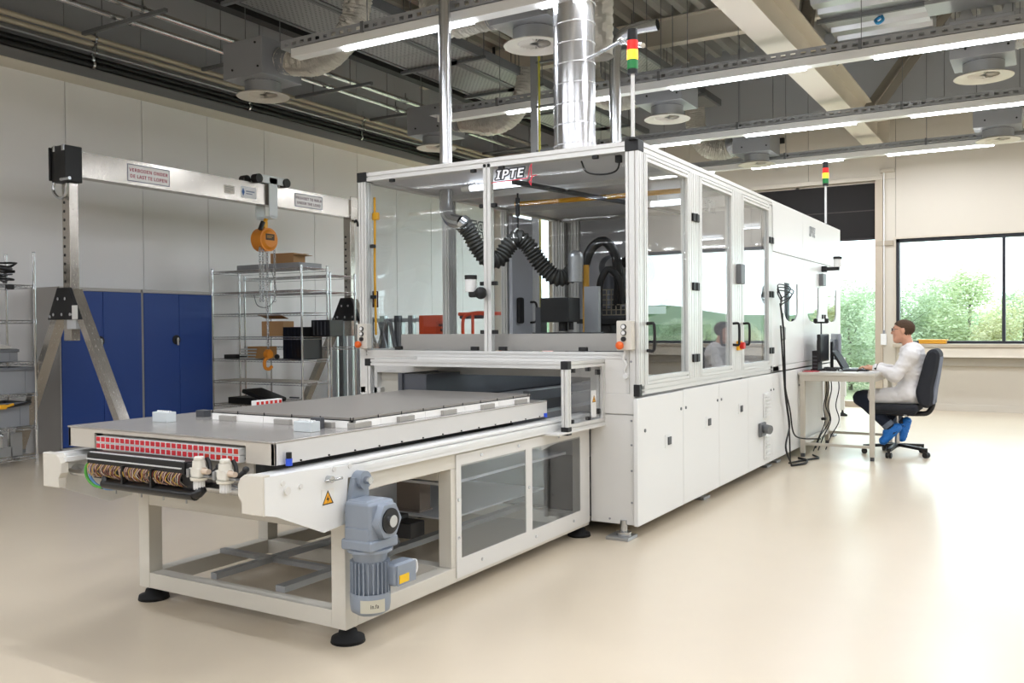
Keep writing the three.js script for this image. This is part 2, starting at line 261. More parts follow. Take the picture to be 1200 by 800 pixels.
// --- base: front, carrying frame, side panels with seams
M('base_frame', [BX(X0 + 0.03, X1 - 0.03, BOT + 0.01, YB - 0.02, ZE + 0.03, ZM + 0.9), BX(X1 - 0.36, X1 - 0.03, BOT + 0.01, YB - 0.02, ZM, ZF - 0.02), BX(X0 + 0.02, X0 + 0.16, BOT + 0.01, YB, ZM, ZF - 0.03), BX(X0, X1 - 0.03, YB - 0.1, YB - 0.005, ZM - 0.1, ZM + 0.9), BX(X0, X0 + 0.2, YB - 0.05, YB - 0.005, ZM, ZF)], C.whiteB, mc);
M('underside', BX(X0 + 0.05, X1 - 0.06, BOT + 0.02, BOT + 0.05, ZE + 0.05, ZF - 0.05), C.dark, mc);  // near-black sheet paints the shade in the gap under the base
const js = [-5.437, -6.292, -7.128, -7.949, -8.753, -9.9, -11.0, ZE];
for (let i = 0; i < js.length - 1; i++) M('side_panel', BX(X1 - 0.03, X1, BOT, i < 1 ? 0.93 : 0.935, js[i + 1] + 0.003, js[i] - 0.003, 0.004), C.white, mc);
M('front_panel', BX(-2.66, X1 - 0.035, BOT, 0.815, ZF - 0.02, ZF, 0.003), C.whiteB, mc);
M('front_panel', BX(-2.66, X1 - 0.035, 0.822, 0.957, ZF - 0.02, ZF, 0.002), C.whiteB, mc);
M('front_panel', BX(-2.66, X1 - 0.091, 0.9575, 1.178, ZF - 0.02, ZF - 0.002, 0.002), C.whiteB, mc);
M('front_panel', BX(X0, -4.50, BOT, 1.18, ZF - 0.05, ZF, 0.003), C.whiteB, mc);
M('front_beam', BX(X0 + 0.05, X1 - 0.1, 1.06, 1.187, ZF - 0.06, ZF - 0.003, 0.003), C.whiteB, mc);
for (const [x, y] of [[-2.36, 0.78], [-2.36, 0.62], [-2.36, 0.45], [-2.36, 0.24], [-2.52, 0.12], [-2.36, 1.17]]) M('screw', CY([x, y, ZF], [x, y, ZF + 0.004], 0.007), C.greyP, mc);
for (const [i, y] of [[1, 0.8], [2, 0.8], [4, 0.78], [5, 0.76], [6, 0.75]]) for (const dz of [-0.05, 0.05]) M('latch', CY([X1, y, js[i] + dz], [X1 + 0.006, y, js[i] + dz], 0.011), C.galvD, mc);
M('latch', CY([X1, 0.71, -5.56], [X1 + 0.006, 0.71, -5.56], 0.012), C.galvD, mc);
const qm = S('#4b4c4e', 0.5);
for (const [z, y] of [[-5.99, 0.595], [-6.86, 0.645], [-7.72, 0.68]]) { const l = M('label_plate', BX(X1, X1 + 0.004, y - 0.045, y + 0.045, z - 0.065, z + 0.065), C.white, mc); M('lock', BX(X1 + 0.004, X1 + 0.012, y - 0.028, y + 0.028, z - 0.035, z + 0.025, 0.003), qm, l); }
for (const y of [0.645, 0.26]) {
  const v = M('vent', BX(X1, X1 + 0.018, y - 0.12, y + 0.12, -8.62, -8.44, 0.006), C.white, mc);
  for (let k = 0; k < 7; k++) M('slat', BX(X1 + 0.018, X1 + 0.03, y - 0.105 + k * 0.032, y - 0.089 + k * 0.032, -8.61, -8.45), C.white, v);
}
M('socket', [BX(X1, X1 + 0.03, 0.37, 0.50, -8.44, -8.26, 0.01), CY([X1 + 0.02, 0.45, -8.34], [X1 + 0.1, 0.44, -8.31], 0.042)], C.galvD, mc);
for (const [x, z] of [[-2.42, -5.47], [-2.45, -7.05], [-2.45, -8.95], [-2.45, -9.3], [-4.55, -5.5], [-2.38, -11.8]]) {
  const f = M('levelling_foot', [CY([x, 0.02, z], [x, BOT + 0.03, z], 0.024), CY([x, 0.02, z], [x, 0.045, z], 0.05)], C.steel, mc);
  M('foot_plate', BX(x - 0.09, x + 0.07, 0, 0.022, z - 0.07, z + 0.09, 0.003), C.galv, f);
}
// --- aluminium frame of the glazed half
const pf = C.aluW;
M('corner_post', PR(X1 - 0.09, X1, YB + 0.01, TOP - 0.05, ZF - 0.09, ZF), pf, mc);
M('corner_post', PR(X0, X0 + 0.07, 1.18, TOP - 0.05, ZF - 0.07, ZF), pf, mc);
M('post', PR(X0, X0 + 0.09, YB, TOP - 0.05, ZM, ZM + 0.09), pf, mc);
M('post', PR(X0, X0 + 0.07, YB, TOP - 0.05, -6.72, -6.6), pf, mc);
M('post', PR(X0, X0 + 0.07, YB, TOP - 0.05, -7.72, -7.6), pf, mc);
M('post', PR(X1 - 0.07, X1, YB, TOP - 0.05, ZM - 0.02, ZM + 0.07), pf, mc);
M('front_mullion', PR(-3.505, -3.445, 1.232, TOP - 0.04, ZF - 0.045, ZF), pf, mc);
M('top_rail', PR(X0, X1 - 0.05, TOP - 0.065, TOP, ZF - 0.09, ZF), pf, mc);
M('bottom_rail', PR(X0 + 0.06, X1 - 0.09, 1.187, 1.232, ZF - 0.045, ZF), pf, mc);
M('top_rail', PR(X1 - 0.065, X1, TOP - 0.065, TOP, ZM, ZF - 0.02), pf, mc);
M('bottom_rail', PR(X1 - 0.065, X1, YB, YB + 0.06, ZM, ZF), pf, mc);
M('top_rail', PR(X0, X0 + 0.065, TOP - 0.065, TOP, ZM, ZF - 0.02), pf, mc);
M('bottom_rail', PR(X0, X0 + 0.065, 1.18, 1.24, ZM, ZF), pf, mc);
for (const [x, y, z] of [[X1 - 0.045, TOP - 0.03, ZF + 0.001], [X0 + 0.035, TOP - 0.03, ZF + 0.001]]) M('corner_cap', CB(x, y, z - 0.045, 0.096, 0.075, 0.1, 0.004), C.black, mc);
M('corner_cap', BX(X1 - 0.04, X1 + 0.004, YB - 0.01, YB + 0.07, ZF - 0.04, ZF + 0.004, 0.004), C.black, mc);
M('roof', [BX(X0 + 0.04, X1 - 0.04, TOP - 0.04, TOP - 0.012, ZM, ZF - 0.05)], S('#d2d1d4', 0.45), mc);
M('roof_rib', [PR(X0 + 0.05, X1 - 0.05, TOP - 0.085, TOP - 0.04, -6.65, -6.6), PR(X0 + 0.05, X1 - 0.05, TOP - 0.085, TOP - 0.04, -7.7, -7.65), PR(X0 + 0.05, X1 - 0.05, TOP - 0.085, TOP - 0.04, ZM, ZM + 0.05)], C.alu, mc);
// --- fixed panes at the front and on the left side
M('pane', BX(X0 + 0.07, -3.505, 1.232, TOP - 0.065, ZF - 0.026, ZF - 0.02), C.clearPane, mc);
M('pane', BX(-3.445, X1 - 0.09, 1.232, TOP - 0.065, ZF - 0.026, ZF - 0.02), C.clearPane, mc);
for (const [a, b] of [[-6.6, ZF - 0.07], [-7.6, -6.72], [ZM + 0.09, -7.72]]) M('pane', BX(X0 + 0.025, X0 + 0.031, 1.24, TOP - 0.065, a, b), C.acryl, mc);
const clip = (x, y, z, w = 0.04, h = 0.028, d = 0.03) => M('clip', CB(x, y, z, w, h, d, 0.003), C.black, mc);
for (const x of [-4.35, -3.6, -3.36, -2.62]) clip(x, TOP - 0.075, ZF - 0.02);
for (const x of [-4.3, -3.6, -3.36, -2.72]) clip(x, 1.25, ZF - 0.02, 0.06);
for (const y of [1.37, 1.72, 2.28]) { clip(-3.525, y, ZF - 0.02); clip(-3.425, y, ZF - 0.02); }
for (const [z, y] of [[-5.53, 2.05], [-5.53, 1.65]]) clip(X0 + 0.09, y, z);
// --- the three glazed doors on the right
const doors = [[-5.57, -6.455, 'n'], [-6.665, -7.53, 'f'], [-7.77, -8.7, 'n']];
for (const [a, b, side] of doors) {
  const d = M('door', [PR(X1 - 0.045, X1 + 0.002, 1.012, TOP - 0.07, a - 0.055, a), PR(X1 - 0.045, X1 + 0.002, 1.012, TOP - 0.07, b, b + 0.055), PR(X1 - 0.045, X1 + 0.002, TOP - 0.118, TOP - 0.07, b + 0.055, a - 0.055), PR(X1 - 0.045, X1 + 0.002, 1.012, 1.065, b + 0.055, a - 0.055)], pf, mc);
  M('pane', BX(X1 - 0.026, X1 - 0.02, 1.065, TOP - 0.118, b + 0.055, a - 0.055), C.glass, d);
  const hz = side === 'n' ? a - 0.03 : b + 0.03;
  M('handle', TU([[X1, 1.42, hz], [X1 + 0.05, 1.42, hz], [X1 + 0.055, 1.4, hz], [X1 + 0.055, 1.26, hz], [X1 + 0.05, 1.24, hz], [X1, 1.24, hz]], 0.011, 24, 8), C.black, d);
}
M('post', PR(X1 - 0.075, X1, 1.01, TOP - 0.065, -6.66, -6.46), pf, mc);
M('post', PR(X1 - 0.075, X1, 1.01, TOP - 0.065, -7.765, -7.535), pf, mc);
for (const z of [-6.56, -8.72]) for (const y of [1.16, 1.70, 2.22]) { const h = M('hinge', BX(X1, X1 + 0.016, y - 0.03, y + 0.03, z - 0.07, z - 0.008, 0.004), C.black, mc); M('hinge_leaf', [BX(X1, X1 + 0.016, y - 0.03, y + 0.03, z + 0.008, z + 0.07, 0.004), CY([X1 + 0.012, y - 0.03, z], [X1 + 0.012, y + 0.03, z], 0.012)], C.black, h); }
M('door_lock', BX(X1, X1 + 0.045, 1.76, 1.93, -7.72, -7.6, 0.006), C.galvD, mc);
{ const e = M('main_switch', BX(X1, X1 + 0.02, 1.19, 1.27, -7.72, -7.6, 0.004), C.yellow, mc); M('switch_knob', CY([X1 + 0.02, 1.23, -7.66], [X1 + 0.055, 1.23, -7.66], 0.03), C.red, e); }
// --- operator boxes at the two front corners
for (const [x, lx] of [[-2.385, 0.055], [-4.6, 0.05]]) {
  const b = M('control_box', BX(x - lx, x + lx, 1.245, 1.44, ZF, ZF + 0.06, 0.008), C.cream, mc);
  for (const y of [1.4, 1.36]) { M('button', CY([x, y, ZF + 0.06], [x, y, ZF + 0.07], 0.018), C.black, b); M('button', CY([x, y, ZF + 0.07], [x, y, ZF + 0.074], 0.013), C.white, b); }
  M('button', CY([x, 1.32, ZF + 0.06], [x, 1.32, ZF + 0.075], 0.016), C.black, b);
  M('emergency_stop', LA([[0, 0.045], [0.018, 0.044], [0.027, 0.035], [0.026, 0.02], [0.014, 0.016], [0.014, 0]], 18).rotateX(Math.PI / 2).translate(x - 0.018, 1.278, ZF + 0.06), C.orange, b);
}
M('cable', TU([[-2.39, 1.245, ZF + 0.03], [-2.4, 1.19, ZF + 0.035], [-2.385, 1.15, ZF + 0.02], [-2.405, 1.11, ZF + 0.01], [-2.395, 1.08, ZF]], 0.008, 24, 7), C.white, mc);
M('cable_gland', CY([-2.395, 1.075, ZF - 0.01], [-2.395, 1.075, ZF + 0.02], 0.018), C.white, mc);
// --- lettering on the panes
const logoTex = canvasTex(512, 256, (c, w, h) => {
  c.clearRect(0, 0, w, h); c.save(); c.transform(1, 0, -0.22, 1, 60, 0); c.lineJoin = 'round'; c.font = 'bold 150px sans-serif'; c.textBaseline = 'alphabetic'; c.translate(0, 30); c.scale(1, 0.8);
  c.lineWidth = 30; c.strokeStyle = '#101116'; c.strokeText('IPTE', 20, 150); c.fillStyle = '#f6f7fb'; c.fillText('IPTE', 20, 150); c.restore();
  c.strokeStyle = '#e3324a'; c.lineWidth = 8; c.beginPath(); c.moveTo(4, 178); c.lineTo(410, 168); c.lineTo(436, 60); c.lineTo(452, 40); c.lineTo(446, 235); c.lineTo(424, 205); c.lineTo(470, 150); c.lineTo(505, 148); c.stroke();
});
const logo = S('#ffffff', 0.5, 0, { map: logoTex, alphaTest: 0.4, side: THREE.DoubleSide });
function decal(name, mat, w, h, x, y, z, face, parent) { const g = new THREE.PlaneGeometry(w, h); g.userData.keepUV = true; if (face === 'x') g.rotateY(Math.PI / 2); if (face === '-x') g.rotateY(-Math.PI / 2); g.translate(x, y, z); return M(name, g, mat, parent); }
decal('logo', logo, 0.38, 0.19, -3.258, 2.478, ZF - 0.018, 'z', mc);
const outline = S('#ffffff', 0.5, 0, { map: canvasTex(256, 110, (c, w, h) => { c.clearRect(0, 0, w, h); c.transform(1, 0, -0.2, 1, 24, 0); c.font = 'bold 92px sans-serif'; c.lineWidth = 6; c.strokeStyle = '#3c3f45'; c.strokeText('IPTE', 12, 88); }), alphaTest: 0.4, side: THREE.DoubleSide });
decal('logo', outline, 0.62, 0.26, X0 + 0.023, 2.33, -7.12, '-x', mc);
decal('logo', outline, 0.36, 0.15, X1 - 0.03, 2.36, -7.0, '-x', mc);
// --- inner plates, partition and pipework fixed to the machine
M('inner_apron', BX(-4.36, -2.42, 1.234, 1.355, -5.62, -5.6), C.plate, mc);
M('partition', BX(X0 + 0.36, X1 - 0.07, 1.0, TOP - 0.09, ZM + 0.1, ZM + 0.13), P({ color: '#b0b0b5', roughness: 0.02, metalness: 0.0, ior: 2.2 }), mc);
M('partition_post', [PR(X0 + 0.27, X0 + 0.36, 0.95, TOP - 0.09, ZM + 0.08, ZM + 0.17), PR(X0 + 0.13, X0 + 0.2, 0.95, TOP - 0.09, ZM + 0.1, ZM + 0.19)], C.alu, mc);
M('inner_door', BX(X0 + 0.08, X0 + 0.12, 1.0, 2.5, -8.03, -7.62, 0.004), S('#cfd1d8', 0.45), mc);
M('inner_handle', TU([[X0 + 0.12, 1.66, -7.98], [X0 + 0.18, 1.65, -7.98], [X0 + 0.18, 1.46, -7.98], [X0 + 0.12, 1.45, -7.98]], 0.012, 20, 7), C.black, mc);
M('pendant_holder', BX(X0 + 0.12, X0 + 0.17, 1.44, 1.7, -7.78, -7.69, 0.02), C.black, mc);
M('yellow_conduit', [TU([[-4.2, 2.53, -7.1], [-3.6, 2.525, -7.1], [-2.5, 2.52, -7.1]], 0.022, 20, 7), TU([[X0 + 0.075, 2.44, -5.575], [X0 + 0.075, 2.2, -5.575], [X0 + 0.07, 1.9, -5.575], [X0 + 0.075, 1.5, -5.575], [X0 + 0.075, 1.35, -5.575]], 0.01, 20, 7), CB(X0 + 0.085, 2.29, -5.575, 0.06, 0.06, 0.03, 0.008)], C.yellow, mc);
M('roof_strut', BAR([-3.5, TOP - 0.11, -5.9], [-3.05, TOP - 0.11, -8.6], 0.05, 0.03), C.greyD, mc);
M('sensor_wire', TU([[-2.78, TOP - 0.07, -5.6], [-2.74, 2.47, -5.6], [-2.6, 2.44, -5.6], [-2.5, 2.46, -5.58], [-2.48, TOP - 0.08, -5.58]], 0.006, 24, 6), C.black, mc);
M('sensor', [CB(-2.49, 2.53, -5.58, 0.04, 0.05, 0.04, 0.004), CB(-2.44, 2.36, -5.66, 0.022, 0.12, 0.022), CB(-2.45, 2.27, -5.66, 0.03, 0.06, 0.03)], C.black, mc);
// --- closed cabinet at the rear
M('cabinet_body', BX(X0 + 0.02, X1 - 0.02, YB + 0.02, TOP - 0.01, ZE + 0.01, ZM), C.white, mc);
M('header_panel', BX(X1 - 0.02, X1, 2.125, TOP, -10.035, ZM, 0.003), C.white, mc);
M('header_panel', BX(X1 - 0.02, X1, 2.125, TOP, ZE, -10.043, 0.003), C.white, mc);
M('frame_strip', BX(X1 - 0.02, X1 + 0.001, YB, 2.118, -9.0, ZM, 0.003), C.white, mc);
const capsule = (cz, hw, y0, y1, k = 16) => { const p = []; for (let i = 0; i <= k; i++) { const a = -Math.PI + (i / k) * Math.PI; p.push([cz + hw * Math.sign(Math.cos(a)) * Math.pow(Math.abs(Math.cos(a)), 0.75), y0 + 0.12 + 0.12 * Math.sin(a)]); } p.push([cz + hw, y1], [cz - hw, y1]); return p; };
const win = [[-9.512, 0.285], [-10.527, 0.285], [-11.55, 0.265]];
const drs = [[-9.0, -10.035], [-10.043, -11.05], [-11.058, ZE]];
drs.forEach(([a, b], i) => {
  const [cz, hw] = win[i];
  const s = new THREE.Shape([[-a, YB + 0.06], [-b, YB + 0.06], [-b, 2.115], [-a, 2.115]].map((q) => new THREE.Vector2(...q)));
  s.holes.push(new THREE.Path(capsule(-cz, hw, 1.44, 1.835).map((q) => new THREE.Vector2(...q))));
  const d = M('door', new THREE.ExtrudeGeometry(s, { depth: 0.02, bevelEnabled: false }).rotateY(Math.PI / 2).translate(X1 - 0.02, 0, 0), C.white, mc);
  M('window_pane', EXX(capsule(cz, hw + 0.005, 1.435, 1.84).map(([z, y]) => [z, y]), X1 - 0.018, X1 - 0.008), C.darkGlass, d);
  M('latch', [CB(X1 + 0.008, 1.5, i === 1 ? b + 0.06 : i === 0 ? a - 0.12 : a - 0.06, 0.016, 0.05, 0.03, 0.004)], C.black, d);
  if (i === 0) M('handle', TU([[X1, 1.38, a - 0.13], [X1 + 0.03, 1.38, a - 0.13], [X1 + 0.03, 1.36, a - 0.13], [X1 + 0.03, 1.28, a - 0.13], [X1 + 0.03, 1.26, a - 0.13], [X1, 1.26, a - 0.13]], 0.008, 20, 6), C.galv, d);
});
M('lower_strip', BX(X1 - 0.02, X1 + 0.001, YB, YB + 0.052, ZE, ZM - 0.005, 0.003), C.white, mc);
M('indicator_box', BX(X1, X1 + 0.05, 1.86, 2.0, -10.98, -10.82, 0.006), C.galvD, mc);
{ const b = M('beacon_bracket', [CB(X1 + 0.03, 2.06, -10.98, 0.06, 0.07, 0.05, 0.006), BX(X1, X1 + 0.2, 2.04, 2.08, -11.0, -10.96, 0.006)], C.black, mc); M('beacon_lens', CY([X1 + 0.18, 2.08, -10.98], [X1 + 0.18, 2.17, -10.98], 0.045), C.white, b); M('beacon_cap', CY([X1 + 0.18, 2.17, -10.98], [X1 + 0.18, 2.2, -10.98], 0.05), C.black, b); }
const greyLogo = S('#ffffff', 0.5, 0, { map: canvasTex(256, 96, (c, w, h) => { c.clearRect(0, 0, w, h); c.transform(1, 0, -0.2, 1, 24, 0); c.font = 'bold 84px sans-serif'; c.lineWidth = 7; c.strokeStyle = '#8b8d92'; c.strokeText('IPTE', 14, 76); }), alphaTest: 0.4 });
decal('logo', greyLogo, 0.42, 0.16, X1 + 0.003, 2.45, -10.5, 'x', mc);
// front light barrier on the mullion
{ const b = M('beacon_arm', [SP(-3.5, 1.65, ZF + 0.05, 0.045), BX(-3.6, -3.5, 1.62, 1.67, ZF + 0.03, ZF + 0.07, 0.015)], C.black, mc); M('beacon_lens', CY([-3.585, 1.66, ZF + 0.05], [-3.585, 1.75, ZF + 0.05], 0.042), C.white, b); M('beacon_cap', CY([-3.585, 1.75, ZF + 0.05], [-3.585, 1.78, ZF + 0.05], 0.045), C.black, b); }
// --- guard tunnel where the table enters
const TX0 = -4.16, TX1 = -2.549, TZ = -4.925, TY0 = 0.76, TY1 = 1.186, q = 0.045;
M('tunnel_frame', [PR(TX0, TX1 - q, TY1 - q, TY1, TZ - q, TZ), PR(TX1 - q, TX1, TY1 - q, TY1, ZF, TZ - q), PR(TX1 - q, TX1, TY0 - 0.01, TY0 + q - 0.01, ZF, TZ - q), PR(TX0, TX0 + q, TY1 - q, TY1, ZF, TZ - q), PR(TX1 - q, TX1, TY0, TY1 - q, TZ - q, TZ), PR(TX0, TX0 + q, TY0, TY1 - q, TZ - q, TZ), PR(TX1 - q, TX1, TY0 + 0.03, TY1 - q, ZF, ZF + 0.04)], pf, mc);
for (const [x, y] of [[TX1 - q / 2, TY1 - q / 2], [TX1 - q / 2, TY0 - 0.005], [TX0 + q / 2, TY1 - q / 2]]) M('corner_cap', CB(x, y, TZ - q / 2, q + 0.006, q + 0.006, q + 0.006, 0.003), C.black, mc);
M('tunnel_pane', BX(TX1 - 0.026, TX1 - 0.02, TY0 + 0.035, TY1 - q, ZF + 0.04, TZ - q), C.acryl, mc);
M('tunnel_pane', BX(TX0 + 0.02, TX0 + 0.026, TY0 + 0.035, TY1 - q, ZF, TZ - q), C.acryl, mc);
M('tunnel_roof', BX(TX0 + q, TX1 - q, TY1 - 0.03, TY1 - 0.024, ZF, TZ - q), C.whiteB, mc);
M('tunnel_bracket', [EXX([[TZ + 0.14, 0.745], [TZ + 0.14, 0.65], [ZF, 0.73], [ZF, 0.752]].map(([z, y]) => [z, y]), TX1 - 0.14, TX1 - 0.11), BX(TX1 - 0.14, TX1 + 0.004, 0.742, 0.752, ZF, TZ + 0.14)], C.whiteB, mc);
for (const [y, z] of [[1.1, ZF + 0.055], [0.84, ZF + 0.055], [1.13, ZF + 0.2], [0.80, ZF + 0.2], [1.13, ZF + 0.42], [0.8, ZF + 0.44]]) M('clip', CB(TX1 - 0.03, y, z, 0.03, 0.035, 0.03, 0.003), C.black, mc);
const warn = (bg) => signMat(96, 96, (c, w, h) => { c.fillStyle = bg || '#f1eee8'; c.fillRect(0, 0, w, h); c.fillStyle = '#f0a818'; c.strokeStyle = '#1a1408'; c.lineWidth = 6; c.lineJoin = 'round'; c.beginPath(); c.moveTo(48, 12); c.lineTo(88, 82); c.lineTo(8, 82); c.closePath(); c.fill(); c.stroke(); c.fillStyle = '#1a1408'; c.beginPath(); c.moveTo(50, 34); c.lineTo(36, 60); c.lineTo(47, 60); c.lineTo(42, 76); c.lineTo(62, 52); c.lineTo(50, 52); c.closePath(); c.fill(); });
{ const s = M('warning_plate', BX(TX1 - 0.019, TX1 - 0.014, 0.81, 0.985, -5.36, -5.29), C.white, mc); sheet('pictogram', warn(), TX1 - 0.014, 0.93, -5.325, 0.06, 0.06, 'x', s, 0.001); }
// inside the entry: dark covers of the transport rails
M('transport_cover', [BX(-3.95, -3.72, 0.9, 1.08, -8.6, -5.05), BX(-3.95, -3.915, 0.86, 1.085, -8.6, -5.03)], S('#63666d', 0.4, 0.2), mc);
M('transport_rail', [BX(-2.86, -2.74, 0.82, 0.86, -8.6, -5.0), BX(-2.92, -2.86, 0.86, 0.94, -8.6, -5.6), BX(-3.5, -3.3, 0.86, 0.92, -8.6, -5.5), BX(-3.2, -3.15, 0.88, 0.95, -8.6, -5.5)], S('#85878b', 0.35, 0.5), mc);
M('inner_floor', BX(X0 + 0.2, X1 - 0.05, 0.7, 0.74, ZM, ZF - 0.05), S('#5a5b5e', 0.5, 0.2), mc);
M('entry_panel', [BX(-4.5, -4.2, 0.7, 1.06, ZF - 0.08, ZF - 0.05), PR(-4.2, -4.155, 0.7, 1.06, ZF - 0.1, ZF - 0.05)], C.cream, mc);
M('valve_block', [CB(-4.08, 0.97, ZF - 0.25, 0.1, 0.22, 0.12, 0.006)], C.black, mc);
// ---------------------------------------------------------------- things on and in the machine
function stackLight(label, x, z, y0, y1) {
  const t = thing('stack_light', label, 'signal light', [x, y0, z], { group: undefined });
  M('pole', CY([x, y0, z], [x, y1, z], 0.013), C.white, t); M('foot', CY([x, y0, z], [x, y0 + 0.015, z], 0.03), C.black, t);
  M('socket', CY([x, y1, z], [x, y1 + 0.03, z], 0.034, 0.034, 20), C.black, t);
  const L = [['#0c7a35', 0.15, '#0d6b31'], ['#ffa51e', 1.6, '#e89a1a'], ['#e01d12', 0.35, '#c01a12']];
  L.forEach(([c, k, b], i) => M('lamp_lens', CY([x, y1 + 0.032 + i * 0.062, z], [x, y1 + 0.092 + i * 0.062, z], 0.036, 0.036, 20), emis(c, k, b), t));
  M('cap', CY([x, y1 + 0.218, z], [x, y1 + 0.29, z], 0.034, 0.032, 20), C.black, t);
}
stackLight('red amber and green signal tower on the near corner of the machine', X1 - 0.03, ZF + 0.01, TOP, 3.045);
stackLight('smaller looking signal tower at the far end of the closed machine cabinet', X1 - 0.03, -11.35, TOP, 3.09);
{
  const t = thing('exhaust_pipe', 'slim shiny round steel pipe rising from the machine roof towards the ceiling', 'pipe', [-4.41, TOP, -6.3]);
  M('pipe', CY([-4.41, TOP - 0.08, -6.3], [-4.41, 4.9, -6.3], 0.052, 0.052, 24), C.duct, t); M('collar', [CY([-4.41, 2.72, -6.3], [-4.41, 2.75, -6.3], 0.058, 0.058, 24), CY([-4.41, TOP - 0.012, -6.3], [-4.41, TOP + 0.005, -6.3], 0.1, 0.1, 24)], C.duct, t);
  M('elbow', TU([[-4.41, TOP - 0.05, -6.3], [-4.41, 2.5, -6.3], [-4.4, 2.4, -6.29], [-4.35, 2.32, -6.28], [-4.26, 2.29, -6.26], [-4.215, 2.28, -6.25]], 0.06, 30, 16), C.duct, t);
}
{
  const pts = [[-4.215, 2.28, -6.25], [-4.189, 2.218, -6.305], [-4.133, 2.076, -6.36], [-4.058, 1.969, -6.415], [-3.99, 1.983, -6.47], [-3.93, 2.092, -6.525], [-3.869, 2.158, -6.58], [-3.809, 2.101, -6.635], [-3.717, 1.948, -6.69], [-3.591, 1.823, -6.745], [-3.506, 1.837, -6.8], [-3.44, 1.9, -6.8]].map(toV);
  const cu = new THREE.CatmullRomCurve3(pts), N = 260, g = new THREE.TubeGeometry(cu, N, 0.069, 14, false), p = g.attributes.position, c = V(0, 0, 0);
  for (let i = 0; i <= N; i++) { cu.getPointAt(i / N, c); const k = 1 + 0.13 * Math.sin((i / N) * 44 * 6.283); for (let j = 0; j <= 14; j++) { const n = i * 15 + j; p.setXYZ(n, c.x + (p.getX(n) - c.x) * k, c.y + (p.getY(n) - c.y) * k, c.z + (p.getZ(n) - c.z) * k); } }
  g.computeVertexNormals();
  const t = thing('extraction_hose', 'dark grey corrugated flexible hose looping below the machine roof', 'hose', [-4.215, 2.28, -6.25]);
  M('hose', g, C.hose, t); M('clamp', CY([-4.235, 2.29, -6.252], [-4.2, 2.26, -6.27], 0.074), C.steel, t); M('hanger', TU([[-3.87, 2.2, -6.58], [-3.87, 2.35, -6.58], [-3.87, TOP - 0.08, -6.58]], 0.008, 10, 6), C.black, t); M('hanger_strap', TU([[-3.87, 2.1, -6.5], [-3.87, 2.2, -6.52], [-3.87, 2.24, -6.58], [-3.87, 2.2, -6.64], [-3.87, 2.1, -6.66]], 0.008, 20, 6), C.white, t); M('spring_balancer', CB(-3.87, 2.42, -6.58, 0.03, 0.16, 0.03, 0.005), C.black, t);
}
function tubeLamp(label, x0, x1, y, z) {
  const t = thing('tube_lamp', label, 'lamp', [(x0 + x1) / 2, y, z]);
  M('tube', CY([x0 + 0.03, y, z], [x1 - 0.03, y, z], 0.024, 0.024, 16), emis('#eaf2ff', 1.7), t); M('end_cap', [CY([x0 - 0.05, y, z], [x0 + 0.03, y, z], 0.026), CY([x1 - 0.03, y, z], [x1 + 0.02, y, z], 0.026)], C.white, t);
  M('mount', [BX(x0 + 0.06, x0 + 0.09, y, TOP - 0.04, z - 0.01, z + 0.01), BX(x1 - 0.09, x1 - 0.06, y, TOP - 0.04, z - 0.01, z + 0.01)], C.alu, t);
  const l = new THREE.RectAreaLight('#eaf2ff', 26, x1 - x0 - 0.06, 0.045); l.position.set((x0 + x1) / 2, y - 0.027, z); l.lookAt((x0 + x1) / 2, y - 1, z); t.add(l); l.position.set(0, -0.027, 0);
}
tubeLamp('lit tube lamp under the machine roof behind the front lettering', -4.07, -3.52, 2.535, -6.12);
tubeLamp('lit tube lamp under the machine roof behind the first side door', -3.07, -2.66, 2.49, -7.52);
{
  const t = thing('spiral_duct', 'wide shiny spiral-seamed ventilation duct rising out of the machine roof', 'duct', [-3.335, TOP, -6.6]);
  M('duct', CY([-3.335, TOP - 0.01, -6.6], [-3.335, 5.2, -6.6], 0.17, 0.17, 40), S('#d6d7d8', 0.2, 0.92), t);
  for (let y = 2.72; y < 5.2; y += 0.162) { const b = []; for (let i = 0; i <= 40; i++) { const a = (i / 40) * 6.283; b.push([-3.335 + 0.171 * Math.cos(a), y + 0.012 * Math.cos(a + 0.6), -6.6 + 0.171 * Math.sin(a)]); } M('seam', TU(b, 0.0045, 60, 5), S('#e3e3e3', 0.25, 0.85), t); }
}
